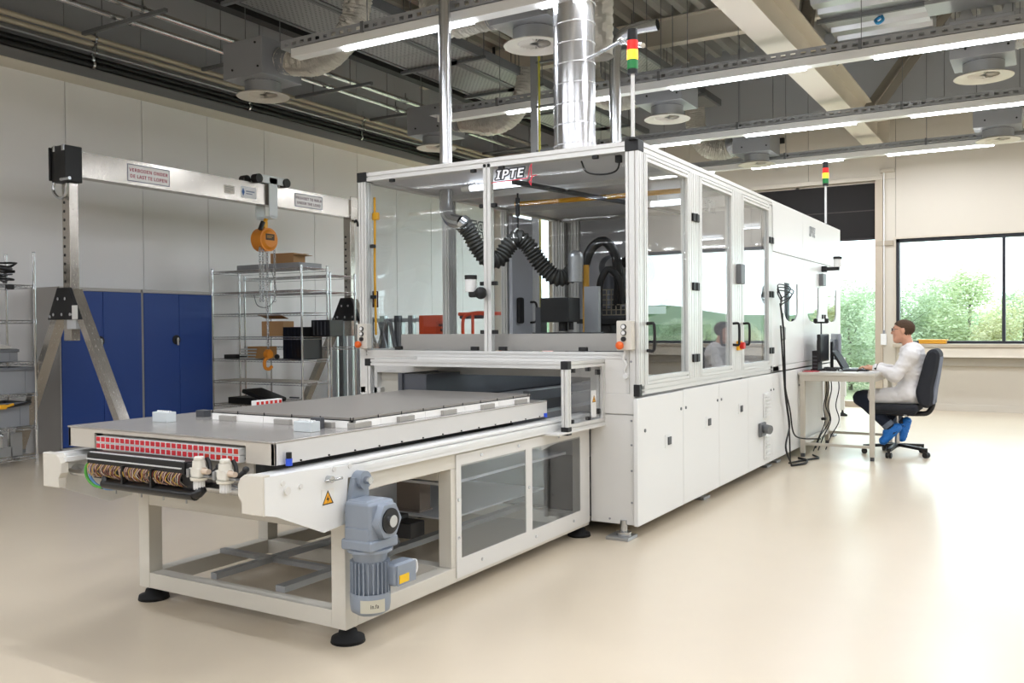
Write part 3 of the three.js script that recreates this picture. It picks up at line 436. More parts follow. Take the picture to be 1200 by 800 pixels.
// robot inside
{
  const rc = S('#55575c', 0.4, 0.3), t = thing('robot_arm', 'grey handling robot with black hoses inside the glazed machine', 'robot', [-2.98, 0.74, -7.3]);
  M('base', [CY([-2.98, 0.74, -7.3], [-2.98, 1.15, -7.3], 0.2, 0.17, 24), BX(-3.2, -2.76, 0.74, 0.8, -7.5, -7.1, 0.01)], rc, t);
  M('turret', [CY([-2.98, 1.15, -7.3], [-2.98, 1.38, -7.3], 0.17, 0.15, 24), CY([-3.12, 1.45, -7.3], [-2.8, 1.45, -7.3], 0.14, 0.14, 24)], S('#38393d', 0.4, 0.3), t);
  M('upper_arm', [CY([-3.04, 1.45, -7.3], [-3.1, 1.96, -7.45], 0.1, 0.08, 20), SP(-3.1, 1.96, -7.45, 0.12)], rc, t);
  M('forearm', [CY([-3.1, 1.98, -7.45], [-2.72, 1.82, -6.95], 0.085, 0.06, 20), SP(-2.72, 1.82, -6.95, 0.075), CY([-2.78, 1.9, -7.02], [-2.66, 1.72, -6.9], 0.055, 0.055, 18)], C.galv, t);
  M('tool', [BX(-3.14, -2.6, 1.43, 1.47, -7.1, -6.8), BX(-3.12, -3.08, 1.47, 1.72, -7.0, -6.95), BX(-2.7, -2.66, 1.47, 1.68, -7.0, -6.95), CB(-2.95, 1.36, -6.95, 0.2, 0.12, 0.16, 0.01), CB(-2.68, 1.36, -6.95, 0.12, 0.14, 0.16, 0.01)], C.black, t);
  const mesh = []; for (let i = 0; i < 9; i++) { mesh.push(BX(-3.06 + i * 0.045, -3.052 + i * 0.045, 1.5, 1.72, -6.86, -6.852)); if (i < 6) mesh.push(BX(-3.06, -2.69, 1.5 + i * 0.044, 1.508 + i * 0.044, -6.86, -6.852)); }
  M('guard_mesh', mesh, S('#9a9180', 0.5, 0.5), t);
  for (const [p, r] of [[[[-3.02, 1.9, -6.7], [-2.95, 2.08, -6.72], [-2.86, 2.14, -6.76], [-2.78, 2.05, -6.8], [-2.76, 1.8, -6.85], [-2.8, 1.55, -6.9]], 0.042], [[[-2.9, 1.5, -6.75], [-2.88, 1.8, -6.75], [-2.82, 1.9, -6.78], [-2.74, 1.82, -6.8], [-2.72, 1.6, -6.85]], 0.03], [[[-2.76, 1.96, -7.0], [-2.6, 2.0, -6.95], [-2.5, 1.9, -6.9], [-2.52, 1.8, -6.9]], 0.055], [[[-2.62, 1.5, -7.0], [-2.45, 1.55, -7.0], [-2.36, 1.62, -7.05]], 0.04]]) M('hose', TU(p, r, 30, 10), C.black, t);
  M('signal_column', TU([[-2.9, 1.25, -6.5], [-2.9, 1.6, -6.5], [-2.9, 1.92, -6.5]], 0.028, 10, 10), S('#b8871c', 0.5), t);
  M('suction_head', [CY([-2.97, 1.78, -6.45], [-2.97, 1.98, -6.45], 0.065, 0.065, 20), SP(-2.97, 1.98, -6.45, 0.065)], C.galv, t);
  M('housing', [BX(-2.86, -2.38, 0.95, 1.42, -8.2, -7.6, 0.01), BX(-3.5, -3.0, 0.95, 1.38, -8.4, -7.9, 0.01)], S('#2b2c30', 0.4, 0.2), t);
  M('label', BX(-2.32, -2.16, 1.5, 1.56, -6.42, -6.41), S('#dfe3ee', 0.5), t);
  t.position.x -= 0.44; t.position.z -= 0.3;
}
{
  const t = thing('camera_housing', 'dark rectangular camera housing hanging low behind the middle of the front panes', 'camera', [-3.35, 1.36, -6.2]);
  M('body', BX(-3.42, -3.17, 1.44, 1.63, -6.35, -6.15, 0.005), C.black, t); M('side_plate', BX(-3.52, -3.47, 1.36, 1.56, -6.35, -6.25), C.greyD, t); M('column', BX(-3.16, -3.04, 1.3, 1.72, -6.45, -6.4), C.greyP, t); M('objective', [CY([-3.27, 1.37, -6.25], [-3.27, 1.44, -6.25], 0.035), CY([-3.2, 1.38, -6.25], [-3.2, 1.44, -6.25], 0.02)], C.black, t); M('base_bar', BX(-3.55, -3.02, 1.3, 1.36, -6.45, -6.25), C.greyD, t);
}
// ================================================================ UNDER THE CEILING
// light strips: cable tray on top, white body, lit lenses; a rectangular light just below every lens
function lightStrip(label, z, xa, xb, off, plain) {
  const H = 4.0, t = thing('light_strip', label, 'ceiling light', [xa, H, z], { group: 'rows of ceiling light strips' });
  delete t.userData.group;
  M('luminaire_body', BX(xa, xb, H + 0.03, H + 0.115, z - 0.065, z + 0.065, 0.004), C.white, t);
  const tr = [BX(xa - 0.12, xb, H + 0.12, H + 0.126, z - 0.075, z + 0.075)];
  for (const s of [-1, 1]) {
    tr.push(BX(xa - 0.12, xb, H + 0.12, H + 0.14, z + s * 0.075 - 0.002, z + s * 0.075 + 0.002), BX(xa - 0.12, xb, H + 0.172, H + 0.2, z + s * 0.075 - 0.002, z + s * 0.075 + 0.002), BX(xa - 0.12, xb, H + 0.196, H + 0.2, z + s * 0.075 - 0.008, z + s * 0.075 + 0.008));
    for (let x = xa - 0.12; x < xb; x += 0.1) tr.push(BX(x, x + 0.05, H + 0.14, H + 0.172, z + s * 0.075 - 0.002, z + s * 0.075 + 0.002));
  }
  M('cable_tray', tr, S('#a0a2a4', 0.45, 0.4), t);
  for (let x = xa + 0.9; x < xb; x += 2.1) M('hanger_rod', [CY([x, H + 0.12, z], [x, HC - 0.005, z], 0.004, 0.004, 6), CB(x, H + 0.16, z, 0.03, 0.1, 0.17)], C.galvD, t);
  for (let x = off; x < xb - 0.3; x += plain ? 4.21 : 2.105) {
    if (x < xa - 0.01) continue;
    const e = Math.min(x + (plain ? 2.9 : 1.45), xb - 0.02);
    M('lamp_lens', BX(x, e, H + 0.004, H + 0.031, z - 0.024, z + 0.024, 0.006), emis('#f6faff', STRIP_GLOW), t);
    const l = new THREE.RectAreaLight('#eff4ff', STRIP_LIGHT, e - x, 0.05); l.position.set((x + e) / 2 - xa, -0.004, 0); t.add(l); l.lookAt((x + e) / 2, 0, z);
  }
}
lightStrip('nearest long white light strip with its perforated cable tray crossing above the machine front', -6.47, -6.3, 6, -5.68);
lightStrip('second light strip from the front passing behind the spiral duct', -9.45, -6.7, 6, -5.69);
lightStrip('third light strip running behind the slanting white girder', -12.35, -6.7, 6, -5.71);
lightStrip('farthest light strip close to the wall above the roller blind', -14.95, -6.7, 6, -6.36);
lightStrip('light strip above the near end of the conveyor just out of view', -3.5, -6.3, 6, -5.68);
lightStrip('light strip above and just behind the photographer', -0.5, -6.3, 6, -5.68);
['first', 'second', 'third', 'fourth', 'fifth', 'sixth', 'seventh'].forEach((w, i) => lightStrip(w + ' light strip of the long rear half of the hall', 2.5 + i * 3, -14.5, i < 2 ? 6 : -2, -14.4));
// swirl diffusers with plenum box and flexible duct
function diffuser(label, x, z, ductPts, r = 0.14) {
  const H = 4.0, t = thing('air_diffuser', label, 'air vent', [x, H, z]);
  const ring = LA([[0.15, 0.03], [0.19, 0.012], [0.285, 0.0], [0.29, 0.008], [0.2, 0.04], [0.15, 0.045]], 40).translate(x, H, z);
  M('face_ring', ring, C.cream, t);
  const bl = []; for (let i = 0; i < 24; i++) bl.push(new THREE.BoxGeometry(0.11, 0.003, 0.026).rotateX(0.6).translate(0.1, 0.03, 0).rotateY((i / 24) * 6.283).translate(x, H, z)); M('swirl_blade', bl, C.cream, t);
  M('neck', CY([x, H + 0.035, z], [x, H + 0.16, z], 0.2, 0.2, 32, true), C.galv, t); M('shade_plate', CY([x, H + 0.15, z], [x, H + 0.155, z], 0.2, 0.2, 32), C.dark, t);  // black disc in the neck paints the shade seen between the swirl blades
  M('plenum_box', BX(x - 0.3, x + 0.3, H + 0.16, H + 0.56, z - 0.3, z + 0.3, 0.006), S('#a0a2a6', 0.42, 0.45), t);
  for (const d of [-0.27, 0.27]) M('hanger_rod', CY([x + d, H + 0.55, z], [x + d, HC - 0.005, z], 0.005, 0.005, 6), C.galvD, t);
  for (const [dx, dy] of [[-0.15, 0.25], [0.2, 0.5], [0.24, 0.24]]) M('rivet', CY([x + dx, H + dy, z + 0.3], [x + dx, H + dy, z + 0.31], 0.012), C.black, t);
  if (ductPts) {
    const cu = new THREE.CatmullRomCurve3(ductPts.map(toV)), N = 220, g = new THREE.TubeGeometry(cu, N, r, 20, false), p = g.attributes.position, c = V(0, 0, 0);
    for (let i = 0; i <= N; i++) { cu.getPointAt(i / N, c); for (let j = 0; j <= 20; j++) { const n = i * 21 + (j % 20), m = i * 21 + j, k = 1 + 0.03 * Math.sin(i * 1.15) + 0.06 * noise3(i * 0.22, (j % 20) * 0.9, x + z) + 0.06 * noise3(i * 0.7, (j % 20) * 1.7, z); p.setXYZ(m, c.x + (p.getX(n) - c.x) * k, c.y + (p.getY(n) - c.y) * k, c.z + (p.getZ(n) - c.z) * k); } }
    g.computeVertexNormals(); M('flexible_duct', g, C.foil, t);
    const a = toV(ductPts[0]), d = toV(ductPts[1]).sub(a).normalize(); M('collar', CY(a.clone().addScaledVector(d, -0.05), a.clone().addScaledVector(d, 0.16), r * 1.03, r * 1.03, 28), C.galv, t);
  }
}
const DZ = [-7.25, -10.65, -14.55];
diffuser('swirl diffuser with plenum box at the upper left above the yellow hoist', -7.56, DZ[0], [[-7.26, 4.36, -7.25], [-7.0, 4.3, -7.25], [-6.7, 4.26, -7.22], [-6.4, 4.35, -7.2], [-6.2, 4.55, -7.2], [-6.1, 4.9, -7.2]]);
diffuser('swirl diffuser behind the slim exhaust pipe', -7.62, DZ[1], [[-7.32, 4.36, -10.65], [-7.0, 4.3, -10.65], [-6.7, 4.22, -10.62], [-6.4, 4.26, -10.6], [-6.15, 4.5, -10.6], [-6.05, 4.9, -10.6]]);
diffuser('swirl diffuser left of the spiral duct', -4.1, DZ[0] - 0.05, [[-4.4, 4.4, -7.3], [-4.7, 4.42, -7.3], [-5.0, 4.42, -7.3], [-5.2, 4.6, -7.3], [-5.2, 5.0, -7.3]], 0.17);
diffuser('swirl diffuser right of the near signal tower', -4.13, DZ[1] - 0.1, [[-4.4, 4.4, -10.75], [-4.7, 4.36, -10.75], [-4.95, 4.4, -10.75], [-5.2, 4.6, -10.75], [-5.25, 5.0, -10.75]], 0.16);
diffuser('largest looking swirl diffuser at the upper right under the corrugated duct', -0.6, DZ[1] - 0.1, [[-0.3, 4.4, -10.75], [0.0, 4.42, -10.75], [0.3, 4.5, -10.75], [0.6, 4.8, -10.75]]);
diffuser('swirl diffuser low at the right edge near the back wall', -0.63, DZ[2], [[-0.33, 4.4, -14.55], [0.0, 4.42, -14.55], [0.3, 4.5, -14.55], [0.6, 4.8, -14.55]]);
diffuser('swirl diffuser above the closed rear cabinet beside a sagging foil duct', -4.07, DZ[2], [[-4.37, 4.36, -14.55], [-4.6, 4.3, -14.55], [-4.85, 4.35, -14.5], [-5.02, 4.6, -14.45], [-5.05, 5.0, -14.4]], 0.16);
// girder
{
  const t = thing('roof_girder', 'heavy white steel girder slanting down across the upper right to the back wall', 'beam', [-2.46, 4.35, ZB]);
  M('bottom_flange', BX(-2.64, -2.32, 4.35, 4.372, ZB, ZN, 0.003), C.girder, t); M('web', BX(-2.49, -2.47, 4.37, 4.78, ZB, ZN), C.girder, t); M('top_flange', BX(-2.64, -2.32, 4.78, 4.8, ZB, ZN), C.girder, t);
  M('end_plate', BX(-2.66, -2.28, 4.3, 4.84, ZB, ZB + 0.02), C.girder, t);
}
for (const [label, z, a, b] of [['grey raking brace rising from the girder near the back wall', -14.6, [-2.3, 4.7], [-1.1, HC]], ['grey truss post standing on the girder under the corrugated duct', -10.9, [-2.48, 4.8], [-2.3, HC]], ['slim raking brace rising from the girder at the top of the picture', -12.2, [-2.48, 4.8], [-1.0, HC]]]) {
  const t = thing('roof_brace', label, 'beam', [a[0], a[1], z]); M('web', BAR([a[0], a[1], z], [b[0], b[1], z], 0.14, 0.02), S('#8b857a', 0.6), t); M('flange', [BAR([a[0] - 0.07, a[1], z], [b[0] - 0.07, b[1], z], 0.02, 0.14), BAR([a[0] + 0.07, a[1], z], [b[0] + 0.07, b[1], z], 0.02, 0.14)], S('#8b857a', 0.6), t);
}
for (const [label, z] of [['pale roof purlin crossing under the deck above the near signal tower', -11.2], ['farther roof purlin crossing below the deck ribs', -13.6], ['roof purlin above the first light strip', -8.0], ['roof purlin over the near end of the hall', -4.6]]) {
  const t = thing('roof_purlin', label, 'beam', [XL, 5.9, z]); M('flange', [BX(XL, XR, 5.86, 5.88, z - 0.09, z + 0.09), BX(XL, XR, 6.26, 6.28, z - 0.09, z + 0.09)], C.girder, t); M('web', BX(XL, XR, 5.88, 6.26, z - 0.008, z + 0.008), C.girder, t);
}
// corrugated air duct at the upper right
{
  const t = thing('corrugated_duct', 'large silver corrugated rectangular air duct with a blue strap at the upper right', 'duct', [-1.5, 4.9, -11.5]);
  const pts = []; for (let i = 0; i <= 5; i++) { const z = -9.6 - i * 0.36; pts.push([z, 4.83], [z - 0.17, 4.83], [z - 0.21, 4.88], [z - 0.32, 4.88]); }
  pts.push([-11.76, 4.83], [-11.76, 5.5], [-9.6, 5.5]);
  M('duct', EXX(pts, -2.2, -1.15), S('#c4c6c8', 0.3, 0.85), t);
  for (const z of [-10.5, -11.5]) M('frame_bar', BX(-2.25, -1.1, 4.78, 4.83, z - 0.02, z + 0.02), C.galvD, t);
  M('strap', TU([[-1.62, 4.825, -10.75], [-1.66, 4.78, -10.7], [-1.62, 4.72, -10.62], [-1.58, 4.76, -10.66], [-1.6, 4.82, -10.72]], 0.018, 24, 8), S('#3d9fd8', 0.6), t);
}
{
  const t = thing('duct_hanger', 'grey bracket frame of vertical pipes right of the corrugated duct', 'pipe', [-0.9, 4.6, -10.2]);
  M('post', [BX(-1.02, -0.92, 4.7, HC, -10.3, -10.26), BX(-0.6, -0.5, 4.7, HC, -10.3, -10.26)], C.galvD, t); M('pipe', [CY([-0.78, 4.7, -10.2], [-0.78, HC, -10.2], 0.05), CY([-0.4, 4.7, -10.2], [-0.4, HC, -10.2], 0.035), CY([-0.15, 4.7, -10.2], [-0.15, HC, -10.2], 0.045)], C.galv, t);
  M('shelf_plate', BX(-1.1, 0.2, 4.66, 4.7, -10.5, -10.1), C.galv, t);
}
// perforated pan trays running along z
const perfTex = canvasTex(256, 256, (c, w, h) => { c.fillStyle = '#b9b9b8'; c.fillRect(0, 0, w, h); c.fillStyle = '#2a2b2c'; for (let j = 0; j < 8; j++) for (let i = 0; i < 5; i++) c.fillRect(8 + i * 51 + (j % 2) * 25, 8 + j * 32, 24, 8); });
perfTex.wrapS = perfTex.wrapT = THREE.RepeatWrapping; perfTex.repeat.set(3.2, 3.2);
const perf = S('#d6d7d8', 0.45, 0.35, { map: perfTex });
function panTray(label, x0, x1, y, za, zb) {
  const t = thing('cable_tray', label, 'cable tray', [x0, y, za]);
  const n = Math.round((za - zb) / 3); for (let i = 0; i < n; i++) M('tray_bottom', BX(x0, x1, y, y + 0.008, zb + i * 3 + 0.004, zb + i * 3 + 2.996), perf, t);
  M('side_rail', [BX(x0 - 0.02, x0 + 0.03, y - 0.012, y + 0.1, zb, za), BX(x1 - 0.03, x1 + 0.02, y - 0.012, y + 0.1, zb, za)], C.galvD, t);
  for (let z = zb + 1; z < za; z += 1.5) M('support_bar', [BX(x0 - 0.1, x1 + 0.1, y - 0.05, y - 0.013, z - 0.025, z + 0.025), CY([x0 - 0.06, y - 0.03, z], [x0 - 0.06, HC - 0.005, z], 0.006, 0.006, 6), CY([x1 + 0.06, y - 0.03, z], [x1 + 0.06, HC - 0.005, z], 0.006, 0.006, 6)], C.galvD, t);
}
panTray('widest perforated cable tray at the upper left, its left edge beside the dark gap', -7.25, -6.55, 4.8, -3, -15.0);
panTray('middle perforated cable tray right of the widest one', -6.5, -6.12, 4.8, -3, -15.0);
panTray('narrow high perforated tray behind the spiral duct', -5.55, -5.0, 5.3, -8, -15.6);
// pipes along the left wall
{
  const pipe = (label, x, y, r, m, zb = ZB) => { const t = thing('wall_pipe', label, 'pipe', [x, y, -8]); M('pipe', CY([x, y, 6], [x, y, zb], r, r, 14), m, t); for (let z = -4.2; z > zb; z -= 2.4) M('clip', [CY([x, y, z - 0.015], [x, y, z + 0.015], r * 1.35, r * 1.35, 14), BX(x - 0.006, x + 0.006, y, y + 0.12, z - 0.008, z + 0.008)], C.steel, t); };
  pipe('uppermost cream pipe of the bundle along the left wall', -9.62, 4.83, 0.03, S('#b9b09c', 0.35));
  pipe('second cream pipe just under the uppermost on the left wall', -9.65, 4.76, 0.03, S('#b9b09c', 0.35));
  pipe('thin steel conduit under the cream pipes on the left wall', -9.66, 4.69, 0.018, C.galv);
  pipe('lower thin steel conduit of the left wall bundle', -9.6, 4.66, 0.016, C.galv);
  pipe('thick black insulated pipe above the ledge of the left wall', -9.70, 4.60, 0.04, C.black);
  pipe('lower black insulated pipe lying on the ledge of the left wall', -9.68, 4.53, 0.038, C.black);
  pipe('shiny pipe hanging high over the left wall bundle', -8.75, 5.0, 0.04, C.duct);
  pipe('second shiny pipe hanging beside the high one', -8.95, 4.9, 0.035, C.duct);
}
{
  const t = thing('cable_duct', 'black cable channel running under the roof near the left wall', 'cable tray', [-8.3, 5.2, -8]); M('channel', BX(-8.36, -8.2, 5.15, 5.24, -15.8, 2, 0.004), C.black, t);
  for (let z = -15; z < 0; z += 1.6) M('hanger', BX(-8.35, -8.31, 5.24, HC - 0.005, z, z + 0.03), C.dark, t);
}
{
  const t = thing('pipe_support', 'dark strut rungs carrying the high shiny pipes along the left wall', 'bracket', [-9, 4.8, -8]); for (let z = -3; z > -15.5; z -= 1.7) M('rung', [BX(-9.55, -8.1, 4.80, 4.84, z - 0.02, z + 0.02), CY([-8.5, 4.84, z], [-8.5, HC - 0.005, z], 0.006, 0.006, 6), CY([-9.2, 4.84, z], [-9.2, HC - 0.005, z], 0.006, 0.006, 6)], C.galvD, t);
}
{
  const t = thing('orange_fitting', 'small bright orange fitting on the black channel at the top left', 'fitting', [-8.28, 5.1, -5.5]); M('body', [CB(-8.28, 5.12, -6.5, 0.1, 0.09, 0.16, 0.01), CY([-8.28, 5.1, -6.62], [-8.28, 5.1, -6.7], 0.03)], C.orange, t);
}
// vertical bits over the machine
{
  const t = thing('conduit_riser', 'pair of grey vertical conduits with brackets between the two shiny pipes', 'pipe', [-5.0, 2.6, -9.0]);
  M('post', [BX(-5.1, -5.01, 1.0, 5.3, -9.03, -8.98), BX(-4.8, -4.73, 1.0, 5.3, -9.03, -8.98)], C.galv, t); M('conduit', [CY([-4.98, 1, -8.97], [-4.98, 5.3, -8.97], 0.012), CY([-4.7, 1, -8.97], [-4.7, 5.3, -8.97], 0.016)], S('#b9b23c', 0.5), t);
  for (const i of [0, 1, 2, 3]) M('bracket', BX(-5.02, -4.72, 2.9 + i * 0.5, 2.92 + i * 0.5, -9.0, -8.96), C.galvD, t);
}
{
  const t = thing('branch_pipe', 'bent shiny branch pipe rising just left of the near signal tower', 'pipe', [-3.85, 2.6, -8.6]); M('pipe', TU([[-3.87, 2.6, -8.6], [-3.87, 3.6, -8.6], [-3.87, 4.2, -8.6], [-3.83, 4.38, -8.6], [-3.7, 4.44, -8.6], [-3.4, 4.45, -8.6]], 0.06, 40, 14), C.duct, t);
}
{
  const t = thing('foil_riser', 'crinkled foil duct rising vertically right of the spiral duct', 'duct', [-3.6, 4.0, -8.3]);
  const N = 60, g = new THREE.CylinderGeometry(0.16, 0.16, 2.0, 24, N, true), p = g.attributes.position; for (let i = 0; i < p.count; i++) { const y = p.getY(i), k = 1 + 0.05 * Math.sin(y * 75) + 0.05 * noise3(p.getX(i) * 9, y * 12, p.getZ(i) * 9); p.setX(i, p.getX(i) * k); p.setZ(i, p.getZ(i) * k); } g.computeVertexNormals(); M('duct', g.translate(-3.75, 5.0, -7.9), C.foil, t);
}
{
  const t = thing('slanting_tube', 'thin bright tube slanting down to the near signal tower', 'pipe', [-2.6, 3.6, -6.0]); M('tube', CY([-2.78, 3.56, -6.3], [-2.36, 3.30, -5.7], 0.018, 0.018, 12), C.chrome, t); M('fitting', [SP(-2.79, 3.565, -6.31, 0.028), CY([-2.79, 3.565, -6.31], [-3.17, 3.56, -6.55], 0.012)], C.steel, t);
}
// ================================================================ CONVEYOR AND TABLE
const cv = thing('conveyor', 'white steel conveyor frame with clear side guards and grey gear motor before the machine', 'conveyor', [-3.365, 0, -4.2]);
const FX0 = -4.07, FX1 = -2.66, FZ = -3.0, FB = -5.44, w8 = 0.082;
M('leg_frame', [
  BX(FX1 - w8, FX1, 0.069, 0.75, FZ - w8, FZ, 0.004), BX(FX0, FX0 + w8, 0.069, 0.75, FZ - w8, FZ, 0.004), BX(FX1 - w8, FX1, 0.069, 0.75, FB, FB + w8, 0.004), BX(FX0, FX0 + w8, 0.069, 0.75, FB, FB + w8, 0.004),
  BX(FX0 + w8, FX1 - w8, 0.07, 0.15, FZ - w8, FZ - 0.001, 0.004), BX(FX1 - w8, FX1 - 0.001, 0.07, 0.15, FB + w8, FZ - w8, 0.004), BX(FX0 + 0.001, FX0 + w8, 0.07, 0.15, FB + w8, FZ - w8, 0.004), BX(FX0 + w8, FX1 - w8, 0.07, 0.15, FB, FB + w8, 0.004),
  BX(FX1 - w8, FX1 - 0.001, 0.668, 0.749, FB + w8, FZ - w8, 0.004), BX(FX0 + 0.001, FX0 + w8, 0.668, 0.749, FB + w8, FZ - w8, 0.004),
  BX(FX1 - w8, FX1 - 0.001, 0.15, 0.668, -3.9, -3.82, 0.004), BX(FX0, FX0 + w8, 0.15, 0.668, -3.9, -3.82, 0.004), BX(FX0 + w8, FX1 - w8, 0.07, 0.15, -3.9, -3.82, 0.004), BX(FX0 + w8, FX1 - w8, 0.6, 0.668, -3.9, -3.82, 0.004),
], C.cream, cv);
M('front_crossbeam', BX(FX0 + w8, FX1 - w8, 0.5, 0.75, FZ - 0.07, FZ - 0.002, 0.004), C.cream, cv);
M('lower_rail', [BX(FX0 + 0.45, FX0 + 0.49, 0.15, 0.18, FB, FZ - w8), BX(FX0 + 0.9, FX0 + 0.96, 0.15, 0.18, FB, FZ - w8), BX(FX0 + w8, FX1 - w8, 0.15, 0.175, -3.5, -3.46)], C.galv, cv);
M('undertray', [BX(FX0 + 0.12, FX1 - 0.12, 0.55, 0.565, FB + 0.1, -3.95), BX(FX0 + 0.12, -2.95, 0.3, 0.31, FB + 0.1, -4.2)], S('#cfd1d4', 0.45, 0.1), cv);
for (const [x, z] of [[FX1 - 0.04, -3.06], [FX0 + 0.05, -3.05], [FX1 - 0.05, -5.39], [FX0 + 0.05, -5.39]]) { const f = M('levelling_foot', LA([[0, 0.085], [0.012, 0.085], [0.014, 0.058], [0.04, 0.052], [0.046, 0.03], [0.074, 0.022], [0.078, 0.0], [0, 0]], 28).translate(x, 0, z), C.rubber, cv); M('spindle', CY([x, 0.05, z], [x, 0.085, z], 0.01), C.steel, f); }
// clear guards on the right side (two panes) and bolts
M('guard_frame', [BX(FX1, FX1 + 0.006, 0.09, 0.19, FB, -3.86), BX(FX1, FX1 + 0.006, 0.68, 0.738, FB, -3.86), BX(FX1, FX1 + 0.006, 0.19, 0.68, -3.905, -3.86), BX(FX1, FX1 + 0.006, 0.19, 0.68, -4.66, -4.585), BX(FX1, FX1 + 0.006, 0.19, 0.68, FB, -5.3)], C.whiteB, cv);
for (const [a, b] of [[-4.585, -3.905], [-5.3, -4.66]]) M('guard_pane', BX(FX1 + 0.001, FX1 + 0.005, 0.18, 0.69, a, b), P({ color: '#eceef0', roughness: 0.0, transmission: 1, thickness: 0, ior: 1.5 }), cv);
{ for (const [y, z] of [[0.71, -4.1], [0.71, -4.5], [0.14, -4.1], [0.14, -4.7], [0.5, -3.88], [0.3, -3.88], [0.45, -4.62], [0.14, -5.2], [0.71, -5.0]]) M('bolt', CY([FX1 + 0.006, y, z], [FX1 + 0.01, y, z], 0.009, 0.009, 10), C.steel, cv); }
// the two side rails
function rail(s) {                                   // s=1 right, -1 left, mirrored about the centre line
  const c = -3.358, X = (x) => c + s * (x - c), bx = (a, b, ...r) => BX(Math.min(X(a), X(b)), Math.max(X(a), X(b)), ...r), O = -2.632;
  const r = M('side_rail', [bx(O - 0.10, O, 0.75, 0.8, FB, -2.52, 0.003), bx(O - 0.09, O + 0.004, 0.772, 0.79, FB, -3.1), bx(O - 0.1, O + 0.002, 0.752, 0.766, FB, -3.1), bx(O - 0.1, O - 0.008, 0.8, 0.825, FB, -2.521, 0.012), bx(O - 0.15, O - 0.09, 0.79, 0.81, FB, -2.52)], C.white, cv);
  const pl = EXX([[-2.505, 0.82], [-2.505, 0.672], [-2.57, 0.655], [-2.835, 0.54], [-2.97, 0.552], [-2.99, 0.75], [-3.1, 0.755], [-3.1, 0.8], [-2.7, 0.82]], Math.min(X(O - 0.009), X(O + 0.003)), Math.max(X(O - 0.009), X(O + 0.003)));
  M('side_plate', pl, C.white, r);
  M('end_cap', EX([[0, 0.672], [-0.115, 0.672], [-0.115, 0.715], [-0.135, 0.74], [-0.135, 0.785], [-0.12, 0.81], [-0.1, 0.823], [0, 0.825]].map(([x, y]) => [s * x, y]), 0.035, 0.003).translate(X(O) - (s > 0 ? 0.002 : -0.002), 0, -2.535), C.cream, r);
  const k = []; for (const [y, z] of [[0.785, -2.6], [0.757, -2.7], [0.8, -2.9], [0.8, -3.0]]) k.push(CY([X(O), y, z], [X(O + 0.008), y, z], 0.011, 0.011, 10)); k.push(CY([X(O), 0.752, -2.62], [X(O + 0.013), 0.752, -2.62], 0.017)); M('bolt', k, C.whiteB, r);
  M('belt', bx(O - 0.08, O - 0.06, 0.76, 0.798, -5.4, -3.1), C.black, r);
}
rail(1); rail(-1);
M('roller', [CY([-4.0, 0.74, -2.6], [-2.74, 0.74, -2.6], 0.028, 0.028, 16)], C.steel, cv);
{ const w = sheet('warning_sticker', warn('#e4e2dc'), -2.6285, 0.685, -2.86, 0.075, 0.075, 'x', cv, 0.001); M('sensor_lever', [CY([-2.63, 0.765, -2.86], [-2.6, 0.765, -2.86], 0.014), BX(-2.612, -2.6, 0.755, 0.768, -2.93, -2.82, 0.005)], C.steel, cv); }
